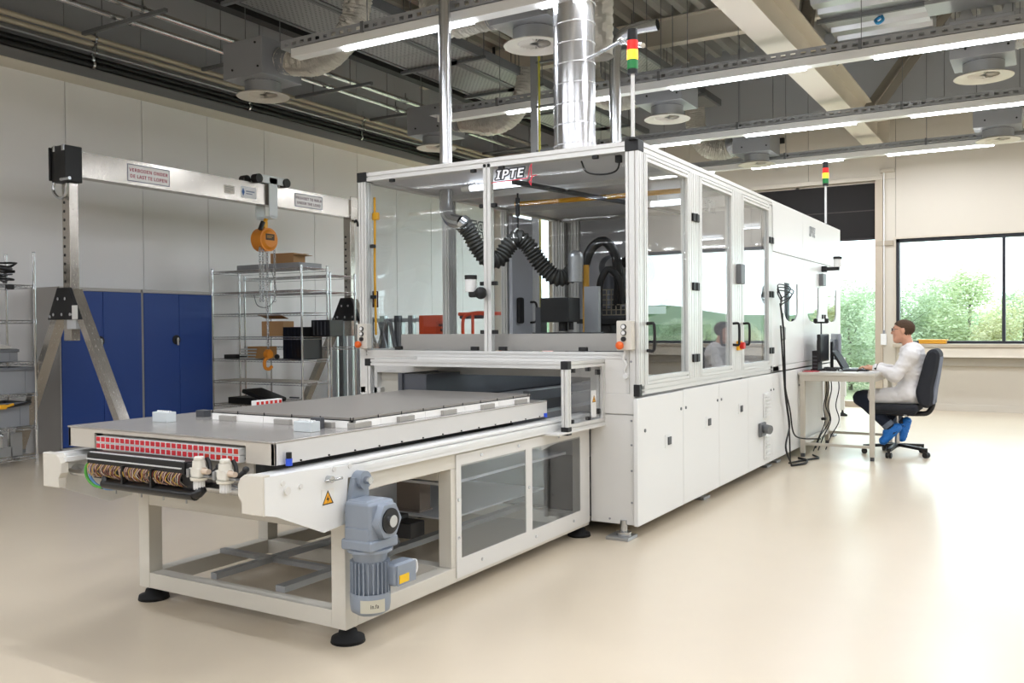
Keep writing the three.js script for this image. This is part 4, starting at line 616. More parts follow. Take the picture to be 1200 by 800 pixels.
// gear motor hanging on the right rail
{
  const g = partGroup('gear_motor', cv), mx = -2.535, mz = -3.02;
  M('torque_arm', [EXX([[mz + 0.02, 0.75], [mz - 0.07, 0.75], [mz - 0.08, 0.6], [mz + 0.06, 0.6]], -2.625, -2.6), CY([-2.63, 0.735, mz - 0.03], [-2.58, 0.735, mz - 0.03], 0.04, 0.04, 20)], C.motor, g);
  M('pivot_bolt', CY([-2.6, 0.735, mz - 0.03], [-2.55, 0.735, mz - 0.03], 0.017), C.steel, g);
  M('gear_housing', [CB(mx, 0.565, mz, 0.15, 0.19, 0.17, 0.018), CB(mx, 0.475, mz, 0.17, 0.05, 0.19, 0.012), CB(mx - 0.01, 0.64, mz + 0.01, 0.12, 0.05, 0.13, 0.015), CB(mx, 0.52, mz + 0.08, 0.13, 0.06, 0.02, 0.006)], C.motor, g);
  M('output_flange', CY([mx + 0.06, 0.575, mz - 0.01], [mx + 0.105, 0.575, mz - 0.01], 0.088, 0.08, 6), C.motor, g);
  M('shaft_seal', CY([mx + 0.1, 0.575, mz - 0.01], [mx + 0.112, 0.575, mz - 0.01], 0.055, 0.055, 24), C.black, g); M('shaft_bolt', CY([mx + 0.11, 0.575, mz - 0.01], [mx + 0.125, 0.575, mz - 0.01], 0.026, 0.026, 18), C.steel, g);
  M('adapter_flange', [CY([mx, 0.44, mz], [mx, 0.452, mz], 0.1, 0.1, 28), CY([mx, 0.40, mz], [mx, 0.44, mz], 0.072, 0.08, 24)], C.motor, g);
  const fins = [CY([mx, 0.26, mz], [mx, 0.4, mz], 0.07, 0.07, 24)]; for (let i = 0; i < 26; i++) fins.push(new THREE.BoxGeometry(0.018, 0.135, 0.005).translate(0.078, 0, 0).rotateY((i / 26) * 6.283).translate(mx, 0.33, mz)); M('finned_body', fins, C.motor, g);
  M('fan_cover', LA([[0, 0], [0.06, 0.004], [0.084, 0.02], [0.088, 0.045], [0.088, 0.1], [0.08, 0.1]], 30).translate(mx, 0.162, mz), C.motor, g);
  M('terminal_box', [BX(mx + 0.05, mx + 0.125, 0.285, 0.385, mz - 0.16, mz - 0.02, 0.016), BX(mx + 0.125, mx + 0.133, 0.29, 0.38, mz - 0.155, mz - 0.025, 0.003)], C.motor, g);
  M('yellow_label', BX(mx + 0.133, mx + 0.136, 0.30, 0.335, mz - 0.1, mz - 0.035), S('#f2c21a', 0.45), g);
  M('cable_loop', TU([[mx + 0.1, 0.37, mz - 0.16], [mx + 0.1, 0.36, mz - 0.195], [mx + 0.1, 0.32, mz - 0.2], [mx + 0.1, 0.3, mz - 0.17]], 0.007, 20, 6), C.white, g);
  M('sensor_plug', [CY([mx + 0.06, 0.455, mz - 0.12], [mx + 0.06, 0.455, mz - 0.05], 0.012)], C.black, g);
  const pl = new THREE.CylinderGeometry(0.0895, 0.0895, 0.055, 20, 1, true, 0.2, 1.25).translate(mx, 0.215, mz); pl.userData.keepUV = true;
  M('name_plate', pl, S('#ffffff', 0.4, 0.4, { map: canvasTex(256, 96, (c, w, h) => { c.fillStyle = '#c9c7b8'; c.fillRect(0, 0, w, h); c.fillStyle = '#3c3c38'; c.font = 'bold 40px sans-serif'; c.fillText('in.fa', 100, 62); }) }), g);
}
// white controller card holder etc. under the belt
{
  const t = thing('card_box', 'small brown carton lying on the conveyor undertray', 'box', [-2.98, 0.31, -4.0]); M('carton', BX(-3.12, -2.96, 0.40, 0.55, -4.05, -3.95, 0.003), S('#7d736c', 0.8), t); M('flap', BX(-3.125, -2.955, 0.39, 0.40, -4.06, -3.94), S('#7d736c', 0.8), t);
}
{
  const t = thing('chain_block', 'black bearing block under the conveyor behind the open bay', 'machine part', [-3.1, 0.18, -3.75]); M('block', [BX(-3.2, -2.92, 0.36, 0.42, -3.8, -3.6, 0.006), BX(-3.0, -2.8, 0.32, 0.4, -3.78, -3.66, 0.006)], C.black, t); M('post', BX(-3.12, -3.06, 0.18, 0.36, -3.72, -3.66), C.galv, t);
}
// ---------------------------------------------------------------- the travelling table
const SX0b = -4.045, SX1b = -2.675, SZ0 = -4.889, SZ1 = -2.603, SY0 = 0.85, SY1 = 0.947;
const tb = thing('travelling_table', 'thick grey topped travelling table resting on the conveyor rails', 'table', [-3.36, SY0, -3.75]);
M('top_plate', BX(SX0b - 0.003, SX1b + 0.003, SY1 - 0.008, SY1, SZ0, SZ1 + 0.003, 0.002), S('#aeaaa5', 0.26, 0.45), tb);
M('apron', [BX(SX1b - 0.02, SX1b, SY0, SY1 - 0.008, SZ0, SZ1, 0.002), BX(SX0b, SX0b + 0.02, SY0, SY1 - 0.008, SZ0, SZ1, 0.002), BX(SX0b + 0.02, SX1b - 0.02, SY0, SY1 - 0.008, SZ0, SZ0 + 0.02)], S('#d3d2cf', 0.4), tb);
M('front_apron', [BX(SX0b, SX0b + 0.2, SY0, SY1 - 0.008, SZ1 - 0.012, SZ1, 0.002), BX(SX1b - 0.165, SX1b, SY0, SY1 - 0.008, SZ1 - 0.012, SZ1, 0.002), BX(SX0b + 0.2, SX1b - 0.165, SY1 - 0.024, SY1 - 0.008, SZ1 - 0.012, SZ1), BX(SX0b + 0.2, SX1b - 0.165, 0.76, SY1 - 0.008, SZ1 - 0.055, SZ1 - 0.045)], S('#c3bcb0', 0.45, 0.1), tb);
M('underframe', [BX(SX0b + 0.22, SX1b - 0.19, 0.76, SY0 + 0.03, SZ0 + 0.1, SZ1 - 0.06), BX(SX0b + 0.03, SX1b - 0.03, SY0 + 0.01, SY0 + 0.02, SZ0 + 0.03, SZ1 - 0.02)], C.greyD, tb);
{ // connector strip: two rows of white modules with red buttons
  const y0 = 0.865, x0 = -3.815, n = 27, p = 0.0352;
  for (let r = 0; r < 2; r++) for (let i = 0; i < n; i++) { const m = M('terminal_module', BX(x0 + i * p + 0.001, x0 + (i + 1) * p - 0.001, y0 + r * 0.031 - 0.015, y0 + r * 0.031 + 0.014, SZ1 - 0.045, SZ1 + 0.012, 0.002), C.white, tb); M('red_button', BX(x0 + i * p + 0.007, x0 + (i + 1) * p - 0.005, y0 + r * 0.031 - 0.008, y0 + r * 0.031 + 0.012, SZ1 + 0.012, SZ1 + 0.015), i > 20 && (i + r) % 2 ? S('#b83018', 0.4) : S('#cf2b36', 0.4), m); }
}
for (const z of [SZ1 + 0.01]) { const b = M('stop_pin', CY([SX1b + 0.02, 0.846, z - 0.07], [SX1b + 0.02, 0.875, z - 0.07], 0.014), S('#2b55d8', 0.4), tb); M('pin_cap', CY([SX1b + 0.02, 0.875, z - 0.07], [SX1b + 0.02, 0.9, z - 0.07], 0.012), C.black, b); }
{ const b = M('stop_pin', CY([SX1b + 0.005, 0.846, SZ0 + 0.03], [SX1b + 0.005, 0.87, SZ0 + 0.03], 0.012), S('#2b55d8', 0.4), tb); }
// bottom seam studs along the right apron
{ const b = []; for (let z = SZ0 + 0.1; z < SZ1; z += 0.17) b.push(CY([SX1b, SY0 + 0.006, z], [SX1b + 0.006, SY0 + 0.006, z], 0.004, 0.004, 6)); M('stud', b, C.black, tb); }
// black terminal rail with wires
{
  const t = thing('terminal_rail', 'black wired terminal rail with rows of white contacts hanging under the table front', 'electronics', [-3.85, 0.7, -2.5]);
  M('rail_body', [BX(-3.98, -3.3, 0.775, 0.835, -2.56, -2.48, 0.004), BX(-3.98, -3.28, 0.7, 0.78, -2.57, -2.51, 0.004), BX(-3.33, -3.26, 0.70, 0.83, -2.56, -2.49, 0.01)], C.black, t);
  for (const [y, z] of [[0.838, -2.49], [0.806, -2.474]]) { const c = []; for (let i = 0; i < 56; i++) c.push(BX(-3.97 + i * 0.0118, -3.964 + i * 0.0118, y - 0.004, y + 0.002, z - 0.006, z + 0.002)); M('contact', c, C.white, t); }
  const col = ['#d8b23a', '#c9a898', '#9a6a5c', '#d9cfbe', '#8a3a2c', '#6f6350'];
  col.forEach((c, k) => { const w = []; for (let i = 0; i < 15; i++) { const x = -3.96 + (i * 6 + k) * 0.0073 + rr(-0.002, 0.002); w.push(TU([[x, 0.782, -2.478], [x + rr(-0.003, 0.003), 0.77, -2.468], [x + rr(-0.012, 0.012), 0.748, -2.466 + rr(-0.006, 0.006)], [x + rr(-0.018, 0.018), 0.728, -2.478], [x + rr(-0.03, 0.03), 0.71, -2.5]], 0.0017, 10, 5)); } M('wire_bundle', w, S(c, 0.5), t).userData.kind = 'stuff'; });
  for (const x of [-3.7, -3.5]) M('divider', BX(x - 0.006, x + 0.006, 0.7, 0.79, -2.49, -2.462), C.black, t);
  M('ground_wire', TU([[-3.96, 0.8, -2.5], [-4.0, 0.76, -2.49], [-4.0, 0.71, -2.49], [-3.95, 0.67, -2.49], [-3.88, 0.66, -2.49]], 0.007, 24, 7), S('#4f9d3a', 0.5), t);
  M('blue_hose', TU([[-3.97, 0.77, -2.5], [-3.99, 0.72, -2.5], [-3.96, 0.68, -2.5], [-3.87, 0.655, -2.5], [-3.8, 0.66, -2.5]], 0.007, 24, 7), S('#5d87b5', 0.5), t);
  M('lower_pipe', [TU([[-3.86, 0.715, -2.5], [-3.84, 0.69, -2.49], [-3.8, 0.685, -2.49], [-3.3, 0.685, -2.49], [-3.24, 0.69, -2.49], [-3.22, 0.705, -2.5], [-3.25, 0.72, -2.51], [-3.5, 0.725, -2.51]], 0.024, 60, 12), CY([-3.86, 0.685, -2.49], [-3.24, 0.685, -2.49], 0.026, 0.026, 14)], C.blackS, t);
  for (const x of [-3.78, -3.6, -3.45, -3.3]) M('hook', CY([x, 0.64, -2.49], [x, 0.7, -2.49], 0.004, 0.004, 6), C.galv, t);
  t.position.x += 0.255; t.position.y += 0.035; t.scale.set(0.96, 0.88, 1);
}
// two pressure regulators
function regulator(label, x) {
  const t = thing('pressure_regulator', label, 'regulator', [x, 0.76, -2.5]), z = -2.5, c = S('#dcd8cc', 0.4);
  M('body', [CB(x, 0.755, z, 0.07, 0.062, 0.06, 0.012), CY([x, 0.78, z], [x, 0.82, z], 0.034, 0.032, 22), CY([x, 0.71, z], [x, 0.725, z], 0.042, 0.046, 22), CB(x - 0.045, 0.76, z, 0.03, 0.04, 0.04, 0.008)], c, t);
  M('knob', LA([[0, 0.03], [0.02, 0.03], [0.026, 0.026], [0.028, 0], [0, 0]], 20).translate(x, 0.815, z), c, t);
  M('gauge', [CY([x + 0.03, 0.765, z + 0.005], [x + 0.085, 0.765, z + 0.01], 0.015), CY([x + 0.025, 0.765, z], [x + 0.04, 0.765, z], 0.02)], S('#cbb8a4', 0.4), t);
  M('clip', CB(x - 0.05, 0.75, z + 0.02, 0.016, 0.05, 0.03, 0.004), C.galv, t); M('bracket', CB(x + 0.055, 0.735, z - 0.01, 0.05, 0.012, 0.03, 0.003), C.galv, t);
  M('bowl', LA([[0.0, 0.0], [0.022, 0.0], [0.025, 0.01], [0.028, 0.055], [0, 0.055]], 20).translate(x, 0.655, z), S('#d9d8d6', 0.35), t);
  const rib = []; for (let i = 0; i < 12; i++) rib.push(new THREE.BoxGeometry(0.004, 0.045, 0.004).translate(0.027, 0.68, 0).rotateY(i / 12 * 6.283).translate(x, 0, z)); M('bowl_rib', rib, C.white, t);
  M('fitting', [TU([[x + 0.06, 0.745, z - 0.02], [x + 0.09, 0.76, z - 0.02], [x + 0.11, 0.78, z - 0.03]], 0.014, 12, 10), SP(x + 0.115, 0.79, z - 0.03, 0.018)], C.black, t);
  M('hose', TU([[x + 0.05, 0.74, z - 0.03], [x + 0.02, 0.8, z - 0.05], [x, 0.83, z - 0.05]], 0.011, 12, 8), C.black, t);
  t.scale.set(0.8, 0.72, 0.8); t.position.y += 0.06;
}
regulator('left of the two white pressure regulators below the red buttons', -3.0);
regulator('right of the two white pressure regulators, next to the rail end', -2.845);
// the laminate plate resting on light spacers
{
  const t = thing('laminate_plate', 'large flat grey laminate plate lying on pale spacers on the travelling table', 'plate', [-3.21, SY1, -3.95]);
  M('sheet', BX(-3.66, -2.725, 0.984, 0.994, -4.77, -3.13), S('#8d8882', 0.3, 0.15), t); M('sheet_edge', [BX(-3.662, -2.723, 0.980, 0.984, -4.772, -3.128)], C.black, t);
  const strip = S('#fbf9f4', 0.5), seg = []; for (let i = 0; i < 5; i++) M('edge_spacer', BX(-3.645 + i * 0.181 + 0.0015, -3.645 + (i + 1) * 0.181 - 0.0015, SY1, 0.979, -3.14, -3.124), strip, t); for (let i = 0; i < 9; i++) M('edge_spacer', BX(-2.735, -2.72, SY1, 0.979, -3.15 - (i + 1) * 0.178 + 0.0015, -3.15 - i * 0.178 - 0.0015), strip, t);
  const blk = S('#a9a59e', 0.5, 0.2); for (const x of [-3.52, -3.14, -2.87]) M('support_block', BX(x - 0.05, x + 0.05, SY1, 0.972, -3.145, -3.1, 0.002), blk, t); for (const z of [-3.17, -3.5, -3.87, -4.25, -4.62]) M('support_block', BX(-2.745, -2.70, SY1, 0.972, z - 0.07, z + 0.05, 0.002), blk, t);
  for (let i = 0; i <= 9; i++) M('clip', BX(-2.7245, -2.722, 0.978, 0.9955, -3.14 - i * 0.178, -3.135 - i * 0.178), C.black, t); for (let i = 0; i <= 5; i++) M('clip', BX(-3.65 + i * 0.183, -3.645 + i * 0.183, 0.978, 0.9955, -3.13, -3.127), C.black, t);
}
function block(name, label, x, z, w, d, h, mat, top) { const t = thing(name, label, 'connector', [x, SY1, z]); M('block', CB(x, SY1 + h / 2, z, w, h, d, 0.003), mat, t); if (top) { const p = []; for (let i = 0; i < 6; i++) p.push(CY([x - w / 2 + (i + 0.5) * w / 6, SY1 + h, z], [x - w / 2 + (i + 0.5) * w / 6, SY1 + h + 0.006, z], 0.006, 0.006, 8)); M('pin', p, C.white, t); } }
block('connector_block', 'white connector block standing at the left front of the table', -3.765, -2.93, 0.105, 0.06, 0.05, S('#cdd3d4', 0.35), true);
block('connector_block', 'white connector block near the right front corner of the laminate plate', -2.83, -2.95, 0.105, 0.06, 0.045, S('#cdd3d4', 0.35), true);
block('connector_block', 'small black block behind the left white connector block', -3.80, -3.2, 0.06, 0.05, 0.035, C.greyD, false);
block('connector_block', 'small black block against the laminate plate edge behind the right connector', -2.87, -3.06, 0.06, 0.03, 0.05, C.greyD, false);
{
  const t = thing('connector_strip', 'short white strip of red buttons on the far left edge of the table', 'connector', [-4.02, SY1, -3.86]);
  for (let i = 0; i < 6; i++) { const m = M('terminal_module', BX(-4.04, -4.005, SY1, SY1 + 0.034, -3.75 - (i + 1) * 0.036, -3.75 - i * 0.036 - 0.002, 0.002), C.white, t); M('red_button', BX(-4.005, -4.002, SY1 + 0.009, SY1 + 0.027, -3.75 - (i + 1) * 0.036 + 0.008, -3.75 - i * 0.036 - 0.01), C.red, m); }
}
// exit conveyor leg behind the machine
{
  const t = thing('exit_conveyor', 'white leg frame of the outfeed conveyor behind the machine with black feet', 'conveyor', [-2.75, 0, -14.4]);
  M('leg', BX(-2.79, -2.69, 0.3, 0.9, -14.55, -14.47, 0.004), C.white, t); M('leg', BX(-2.77, -2.71, 0.09, 0.3, -14.54, -14.48, 0.004), C.white, t); M('leg', BX(-4.1, -4.02, 0.09, 0.9, -14.55, -14.47, 0.004), C.white, t);
  M('beam', [BX(-4.1, -2.69, 0.75, 0.9, -14.55, -12.1, 0.004)], C.white, t); for (const x of [-2.74, -4.06]) M('foot', LA([[0, 0.1], [0.012, 0.1], [0.02, 0.05], [0.07, 0.02], [0.075, 0], [0, 0]], 20).translate(x, 0, -14.51), C.rubber, t);
}
// ================================================================ ALONG THE LEFT WALL
// two blue steel cabinets
function cabinet(label, z0, z1) {
  const xf = -9.5, xb = -10.03, h = 1.9, t = thing('steel_cabinet', label, 'cabinet', [-9.77, 0, (z0 + z1) / 2]);
  M('carcass', [BX(xb, xf - 0.02, 0.0, h, z0, z1, 0.004), BX(xf - 0.03, xf, h - 0.04, h, z0, z1, 0.003), BX(xf - 0.03, xf, 0.0, 0.08, z0, z1, 0.003), BX(xf - 0.03, xf, 0, h, z0, z0 + 0.012), BX(xf - 0.03, xf, 0, h, z1 - 0.012, z1)], C.cabGrey, t);
  const zm = (z0 + z1) / 2;
  for (const [a, b, i] of [[z0 + 0.013, zm - 0.002, 0], [zm + 0.002, z1 - 0.013, 1]]) {
    const d = M('door', BX(xf - 0.015, xf + 0.012, 0.085, h - 0.043, a, b, 0.004), C.blue, t);
    if (i === 1) { M('lock_plate', CY([xf + 0.012, 1.28, zm + 0.05], [xf + 0.018, 1.28, zm + 0.05], 0.06, 0.06, 20), C.black, d); M('handle', [CY([xf + 0.018, 1.28, zm + 0.05], [xf + 0.05, 1.28, zm + 0.05], 0.02), CB(xf + 0.045, 1.26, zm + 0.05, 0.014, 0.1, 0.03, 0.005)], C.steel, d); }
  }
}
cabinet('left blue double door steel cabinet behind the A-frame leg', -7.09, -6.03);
cabinet('right blue double door steel cabinet next to the chrome wire shelving', -8.16, -7.10);
// chrome wire shelving
function wireShelf(name, label, x0, x1, z0, z1, ys, top, base = 0) {
  const t = thing(name, label, 'shelf', [(x0 + x1) / 2, base, (z0 + z1) / 2]);
  for (const [x, z] of [[x0, z0], [x1, z0], [x0, z1], [x1, z1]]) { const p = M('post', [CY([x, base + 0.03, z], [x, top, z], 0.0135, 0.0135, 12), CY([x, base, z], [x, base + 0.03, z], 0.02)], C.chrome, t); M('cap', CY([x, top, z], [x, top + 0.006, z], 0.016), C.greyD, p); }
  for (const y of ys) {
    const w = [];
    for (const [dy, r] of [[0, 0.0045], [-0.03, 0.004]]) { w.push(CY([x0, y + dy, z0], [x1, y + dy, z0], r, r, 6), CY([x0, y + dy, z1], [x1, y + dy, z1], r, r, 6), CY([x0, y + dy, z0], [x0, y + dy, z1], r, r, 6), CY([x1, y + dy, z0], [x1, y + dy, z1], r, r, 6)); }
    const nx = x1 - x0 > z1 - z0, L = nx ? x1 - x0 : z1 - z0, n = Math.round(L / 0.035);
    for (let i = 1; i < n; i++) { const k = (i / n) * L; w.push(nx ? CY([x0 + k, y, z0], [x0 + k, y, z1], 0.002, 0.002, 4) : CY([x0, y, z0 + k], [x1, y, z0 + k], 0.002, 0.002, 4)); }
    for (let i = 0; i < Math.round(L / 0.06); i++) { const a = i * 0.06, b = a + 0.03; for (const [p, q, u, v] of [[a, b, 0, -0.03], [b, b + 0.03, -0.03, 0]]) { if (nx) { w.push(CY([x0 + p, y + u, z1], [Math.min(x1, x0 + q), y + v, z1], 0.002, 0.002, 4)); } else w.push(CY([x1, y + u, z0 + p], [x1, y + v, Math.min(z1, z0 + q)], 0.002, 0.002, 4)); } }
    if (nx) w.push(CY([x0, y, (z0 + z1) / 2], [x1, y, (z0 + z1) / 2], 0.003, 0.003, 5)); else w.push(CY([(x0 + x1) / 2, y, z0], [(x0 + x1) / 2, y, z1], 0.003, 0.003, 5));
    M('shelf', w, C.steel, t);
    for (const [x, z] of [[x0, z0], [x1, z0], [x0, z1], [x1, z1]]) M('sleeve', CY([x, y - 0.035, z], [x, y + 0.01, z], 0.019, 0.017, 12), C.steel, t);
  }
  return t;
}
const RY = [0.38, 0.70, 1.0, 1.30, 1.615, 1.91, 2.2];
wireShelf('wire_shelving', 'tall chrome wire shelving unit right of the blue cabinets', -9.93, -8.26, -9.02, -8.54, RY, 2.235);
wireShelf('wire_shelving', 'rear chrome wire shelving unit half hidden behind the front one', -9.93, -8.3, -9.62, -9.12, [0.38, 1.15, 1.9, 2.13], 2.16);
wireShelf('wire_shelving', 'chrome wire shelving unit with grey crates at the left edge', -9.72, -9.2, -5.56, -4.3, [0.09, 0.40, 0.75, 1.08, 1.515, 1.885], 2.23);
const boxT = (name, label, cat, x, y, z, w, h, d, mat, turn = 0, extra) => { const t = thing(name, label, cat, [x, y, z], { local: true, turn }); if (extra) extra(t, w, h, d); else M('body', CB(0, h / 2, 0, w, h, d, 0.004), mat, t); return t; };
const openCarton = (flap) => (t, w, h, d) => { M('carton', [CB(0, h / 2, -d / 2, w, h, 0.006), CB(0, h / 2, d / 2, w, h, 0.006), CB(-w / 2, h / 2, 0, 0.006, h, d), CB(w / 2, h / 2, 0, 0.006, h, d), CB(0, 0.003, 0, w, 0.006, d)], C.cardboard, t); M('flap', [BX(w / 2, w / 2 + 0.12, h - 0.03, h - 0.024, -d / 2, d / 2), BX(-w / 2, w / 2, h, h + 0.005, -d / 2 - 0.09, -d / 2)], S('#b08d66', 0.85), t); };
boxT('cardboard_box', 'open brown cardboard box on top of the chrome shelving', 'box', -8.75, 2.28, -8.8, 0.36, 0.13, 0.26, C.cardboard, 0.15, openCarton());
boxT('flat_carton', 'grey flat carton lying on the top shelf under the open box', 'box', -8.9, 2.2, -8.78, 1.15, 0.07, 0.42, S('#8d8f92', 0.6));
boxT('cardboard_box', 'tilted brown cardboard box with raised lid on the fourth shelf', 'box', -8.95, 1.31, -8.8, 0.32, 0.2, 0.3, C.cardboard, 0.3, (t, w, h, d) => { M('carton', CB(0, h / 2, 0, w, h, d, 0.004), C.cardboard, t); M('lid', CB(0, h + 0.03, d / 2 + 0.02, w, 0.006, 0.25).rotateX(-0.2), S('#96704a', 0.85), t); });
boxT('cardboard_box', 'small brown carton on the fifth shelf behind the hoist chain', 'box', -9.25, 1.01, -8.8, 0.3, 0.16, 0.25, S('#a67d4e', 0.85));
boxT('black_crate', 'black plastic crate at the right end of the fourth shelf', 'crate', -8.5, 1.01, -8.8, 0.34, 0.42, 0.36, C.black, 0, (t, w, h, d) => { M('crate', [CB(0, h / 2, d / 2, w, h, 0.012), CB(0, h / 2, -d / 2, w, h, 0.012), CB(-w / 2, h / 2, 0, 0.012, h, d), CB(w / 2, h / 2, 0, 0.012, h, d), CB(0, 0.006, 0, w, 0.012, d)], C.blackS, t); for (let i = 0; i < 5; i++) M('rib', CB(-w / 2 + 0.05 + i * 0.06, h / 2, d / 2 + 0.01, 0.012, h * 0.9, 0.012), C.black, t); });
boxT('black_crate', 'second black crate standing on the rear shelving', 'crate', -8.2, 1.30, -8.95, 0.3, 0.22, 0.3, C.black, 0.1, (t, w, h, d) => { M('crate', CB(0, h / 2, 0, w, h, d, 0.01), C.blackS, t); for (let i = 0; i < 4; i++) M('rib', CB(-w / 2 + 0.05 + i * 0.06, h / 2, d / 2 + 0.005, 0.012, h * 0.8, 0.012), C.greyD, t); });
boxT('black_device', 'low black device with rounded case at the left of the second shelf', 'device', -9.66, 0.99, -8.7, 0.24, 0.07, 0.2, C.black);
boxT('paper_stack', 'stack of pale trays beside the low black device', 'trays', -9.4, 1.0, -8.8, 0.3, 0.05, 0.3, S('#b3b5b5', 0.6), 0, (t) => { for (let i = 0; i < 4; i++) M('tray', CB(i * 0.01, 0.012 + i * 0.04, 0, 0.3, 0.02, 0.28, 0.002), S('#b9bbba', 0.6), t); });
boxT('camera_pod', 'pair of small round black camera pods on the third shelf', 'device', -8.97, 1.0, -8.7, 0.2, 0.06, 0.08, C.black, 0, (t) => { M('pod', SP(-0.1, 0.035, 0, 0.035), C.black, t); M('pod', SP(0.1, 0.035, 0, 0.035), C.black, t); });
boxT('board', 'wide pale board lying on the second shelf', 'board', -9.1, 0.70, -8.78, 1.5, 0.015, 0.44, S('#b6afa4', 0.6));
boxT('bent_panel', 'curled beige sheet with dark underside on the second shelf', 'sheet', -9.1, 0.47, -8.7, 0.5, 0.2, 0.4, C.cardboard, 0, (t) => { const g = new THREE.CylinderGeometry(0.5, 0.5, 0.42, 20, 1, true, -0.5, 0.95).rotateX(Math.PI / 2).translate(0, -0.32, 0); M('sheet', g, S('#b0a48c', 0.6, 0, { side: THREE.DoubleSide }), t); M('underlay', CB(-0.05, 0.03, -0.02, 0.5, 0.06, 0.36, 0.02).rotateZ(-0.25), C.black, t); });
boxT('black_case', 'flat black case at the bottom left of the chrome shelving', 'case', -9.4, 0.39, -8.72, 0.55, 0.09, 0.3, C.black);
boxT('black_hood', 'black domed plastic hood at the bottom right of the chrome shelving', 'hood', -8.5, 0.39, -8.75, 0.4, 0.2, 0.3, C.black, 0, (t) => { M('hood', new THREE.CylinderGeometry(0.22, 0.22, 0.34, 20, 1, false, -Math.PI / 2, Math.PI).rotateX(Math.PI / 2).rotateZ(0).translate(0, 0.0, 0), C.blackS, t); M('slot', CB(0.05, 0.12, 0.165, 0.16, 0.02, 0.02), C.greyD, t); });
{ const t = thing('loose_cable', 'thin dark cable hanging in a loop across the shelving', 'cable', [-8.9, 1.9, -8.5]); M('cable', TU([[-8.75, 2.18, -8.5], [-8.68, 2.0, -8.49], [-8.66, 1.85, -8.49], [-8.8, 1.7, -8.49], [-9.0, 1.72, -8.49], [-9.08, 1.86, -8.5]], 0.005, 40, 6), C.greyD, t); }
// left rack contents
function crate(label, y, z, w, h, d) { return boxT('grey_crate', label, 'crate', -9.46, y, z, w, h, d, C.crate, 0, (t) => { M('body', [CB(0, h / 2, d / 2, w, h, 0.01), CB(0, h / 2, -d / 2, w, h, 0.01), CB(-w / 2, h / 2, 0, 0.01, h, d), CB(w / 2, h / 2, 0, 0.01, h, d), CB(0, 0.005, 0, w, 0.01, d)], C.crate, t); M('rim', [CB(w / 2 + 0.008, h - 0.02, 0, 0.02, 0.03, d + 0.03, 0.004), CB(-w / 2 - 0.008, h - 0.02, 0, 0.02, 0.03, d + 0.03, 0.004), CB(0, h - 0.02, d / 2 + 0.008, w + 0.03, 0.03, 0.02, 0.004)], S('#6f7277', 0.5), t); for (const s of [-1, 1]) M('rib', [CB(w / 2 + 0.006, h / 2, s * d * 0.38, 0.012, h * 0.9, 0.025), CB(s * w * 0.38, h / 2, d / 2 + 0.006, 0.025, h * 0.9, 0.012)], C.crate, t); }); }
crate('large grey plastic crate on the third shelf at the left edge', 0.755, -5.17, 0.48, 0.27, 0.78);
crate('lower grey plastic crate under the cable with the yellow plug', 0.41, -5.15, 0.42, 0.25, 0.72);
crate('small grey tray crate under the white lid at the left edge', 1.09, -5.1, 0.4, 0.13, 0.6);
boxT('white_lid', 'flat white lid resting on the small grey tray crate', 'lid', -9.45, 1.222, -5.0, 0.44, 0.035, 0.64, S('#bfbdb8', 0.5));
boxT('brush', 'brown brush lying on the white lid', 'brush', -9.35, 1.257, -4.9, 0.08, 0.04, 0.25, S('#6a4f2c', 0.8), 0, (t) => { M('back', CB(0, 0.03, 0, 0.06, 0.02, 0.25, 0.005), S('#7c5c33', 0.6), t); M('bristles', CB(0, 0.01, 0, 0.05, 0.02, 0.23), S('#43351f', 0.9), t); });
{ const t = thing('cable_coil', 'tangled coil of dark cables on the top shelf at the left edge', 'cable', [-9.4, 1.89, -5.15]); const l = []; for (let i = 0; i < 9; i++) { const p = []; for (let k = 0; k < 10; k++) { const a = k / 10 * 6.283; p.push([-9.4 + Math.cos(a) * rr(0.1, 0.22), 1.91 + i * 0.022 + rr(0, 0.06), -5.15 + Math.sin(a) * rr(0.18, 0.34)]); } M('loop', TU(p, 0.009, 60, 6, true), i % 3 ? C.black : C.greyD, t); } M('plug', CB(-9.2, 1.86, -5.3, 0.04, 0.05, 0.08, 0.008), C.black, t); }
{ const t = thing('power_cord', 'black cable with a yellow plug lying along the lower shelf at the left', 'cable', [-9.2, 0.7, -5]); M('cord', TU([[-9.19, 0.64, -4.4], [-9.18, 0.61, -4.9], [-9.18, 0.63, -5.3], [-9.19, 0.66, -5.5]], 0.012, 30, 8), C.black, t); M('plug', [CB(-9.17, 0.63, -5.18, 0.05, 0.05, 0.09, 0.012), CY([-9.17, 0.63, -5.22], [-9.17, 0.65, -5.3], 0.014)], C.yellow, t); }
boxT('machine_bracket', 'grey stepped metal bracket on the lowest shelf at the left', 'metal part', -9.3, 0.1, -5.3, 0.1, 0.3, 0.1, C.galv, 0, (t) => { M('plate', [CB(0, 0.12, -0.1, 0.02, 0.24, 0.12), CB(0, 0.05, 0.05, 0.02, 0.1, 0.2)], S('#9a9a98', 0.5, 0.2), t); M('valve', [CY([0.02, 0.1, 0.08], [0.02, 0.2, 0.08], 0.03), SP(0.02, 0.22, 0.08, 0.035)], C.steel, t); });
boxT('tray_stack', 'bunch of pale wire trays on the bottom shelf at the left edge', 'trays', -9.45, 0.1, -4.9, 0.4, 0.1, 0.4, C.galv, 0, (t) => { for (let i = 0; i < 3; i++) M('tray', CB(0.01 * i, 0.015 + i * 0.03, 0, 0.42, 0.015, 0.45, 0.003), S('#a9aaab', 0.5, 0.4), t); });
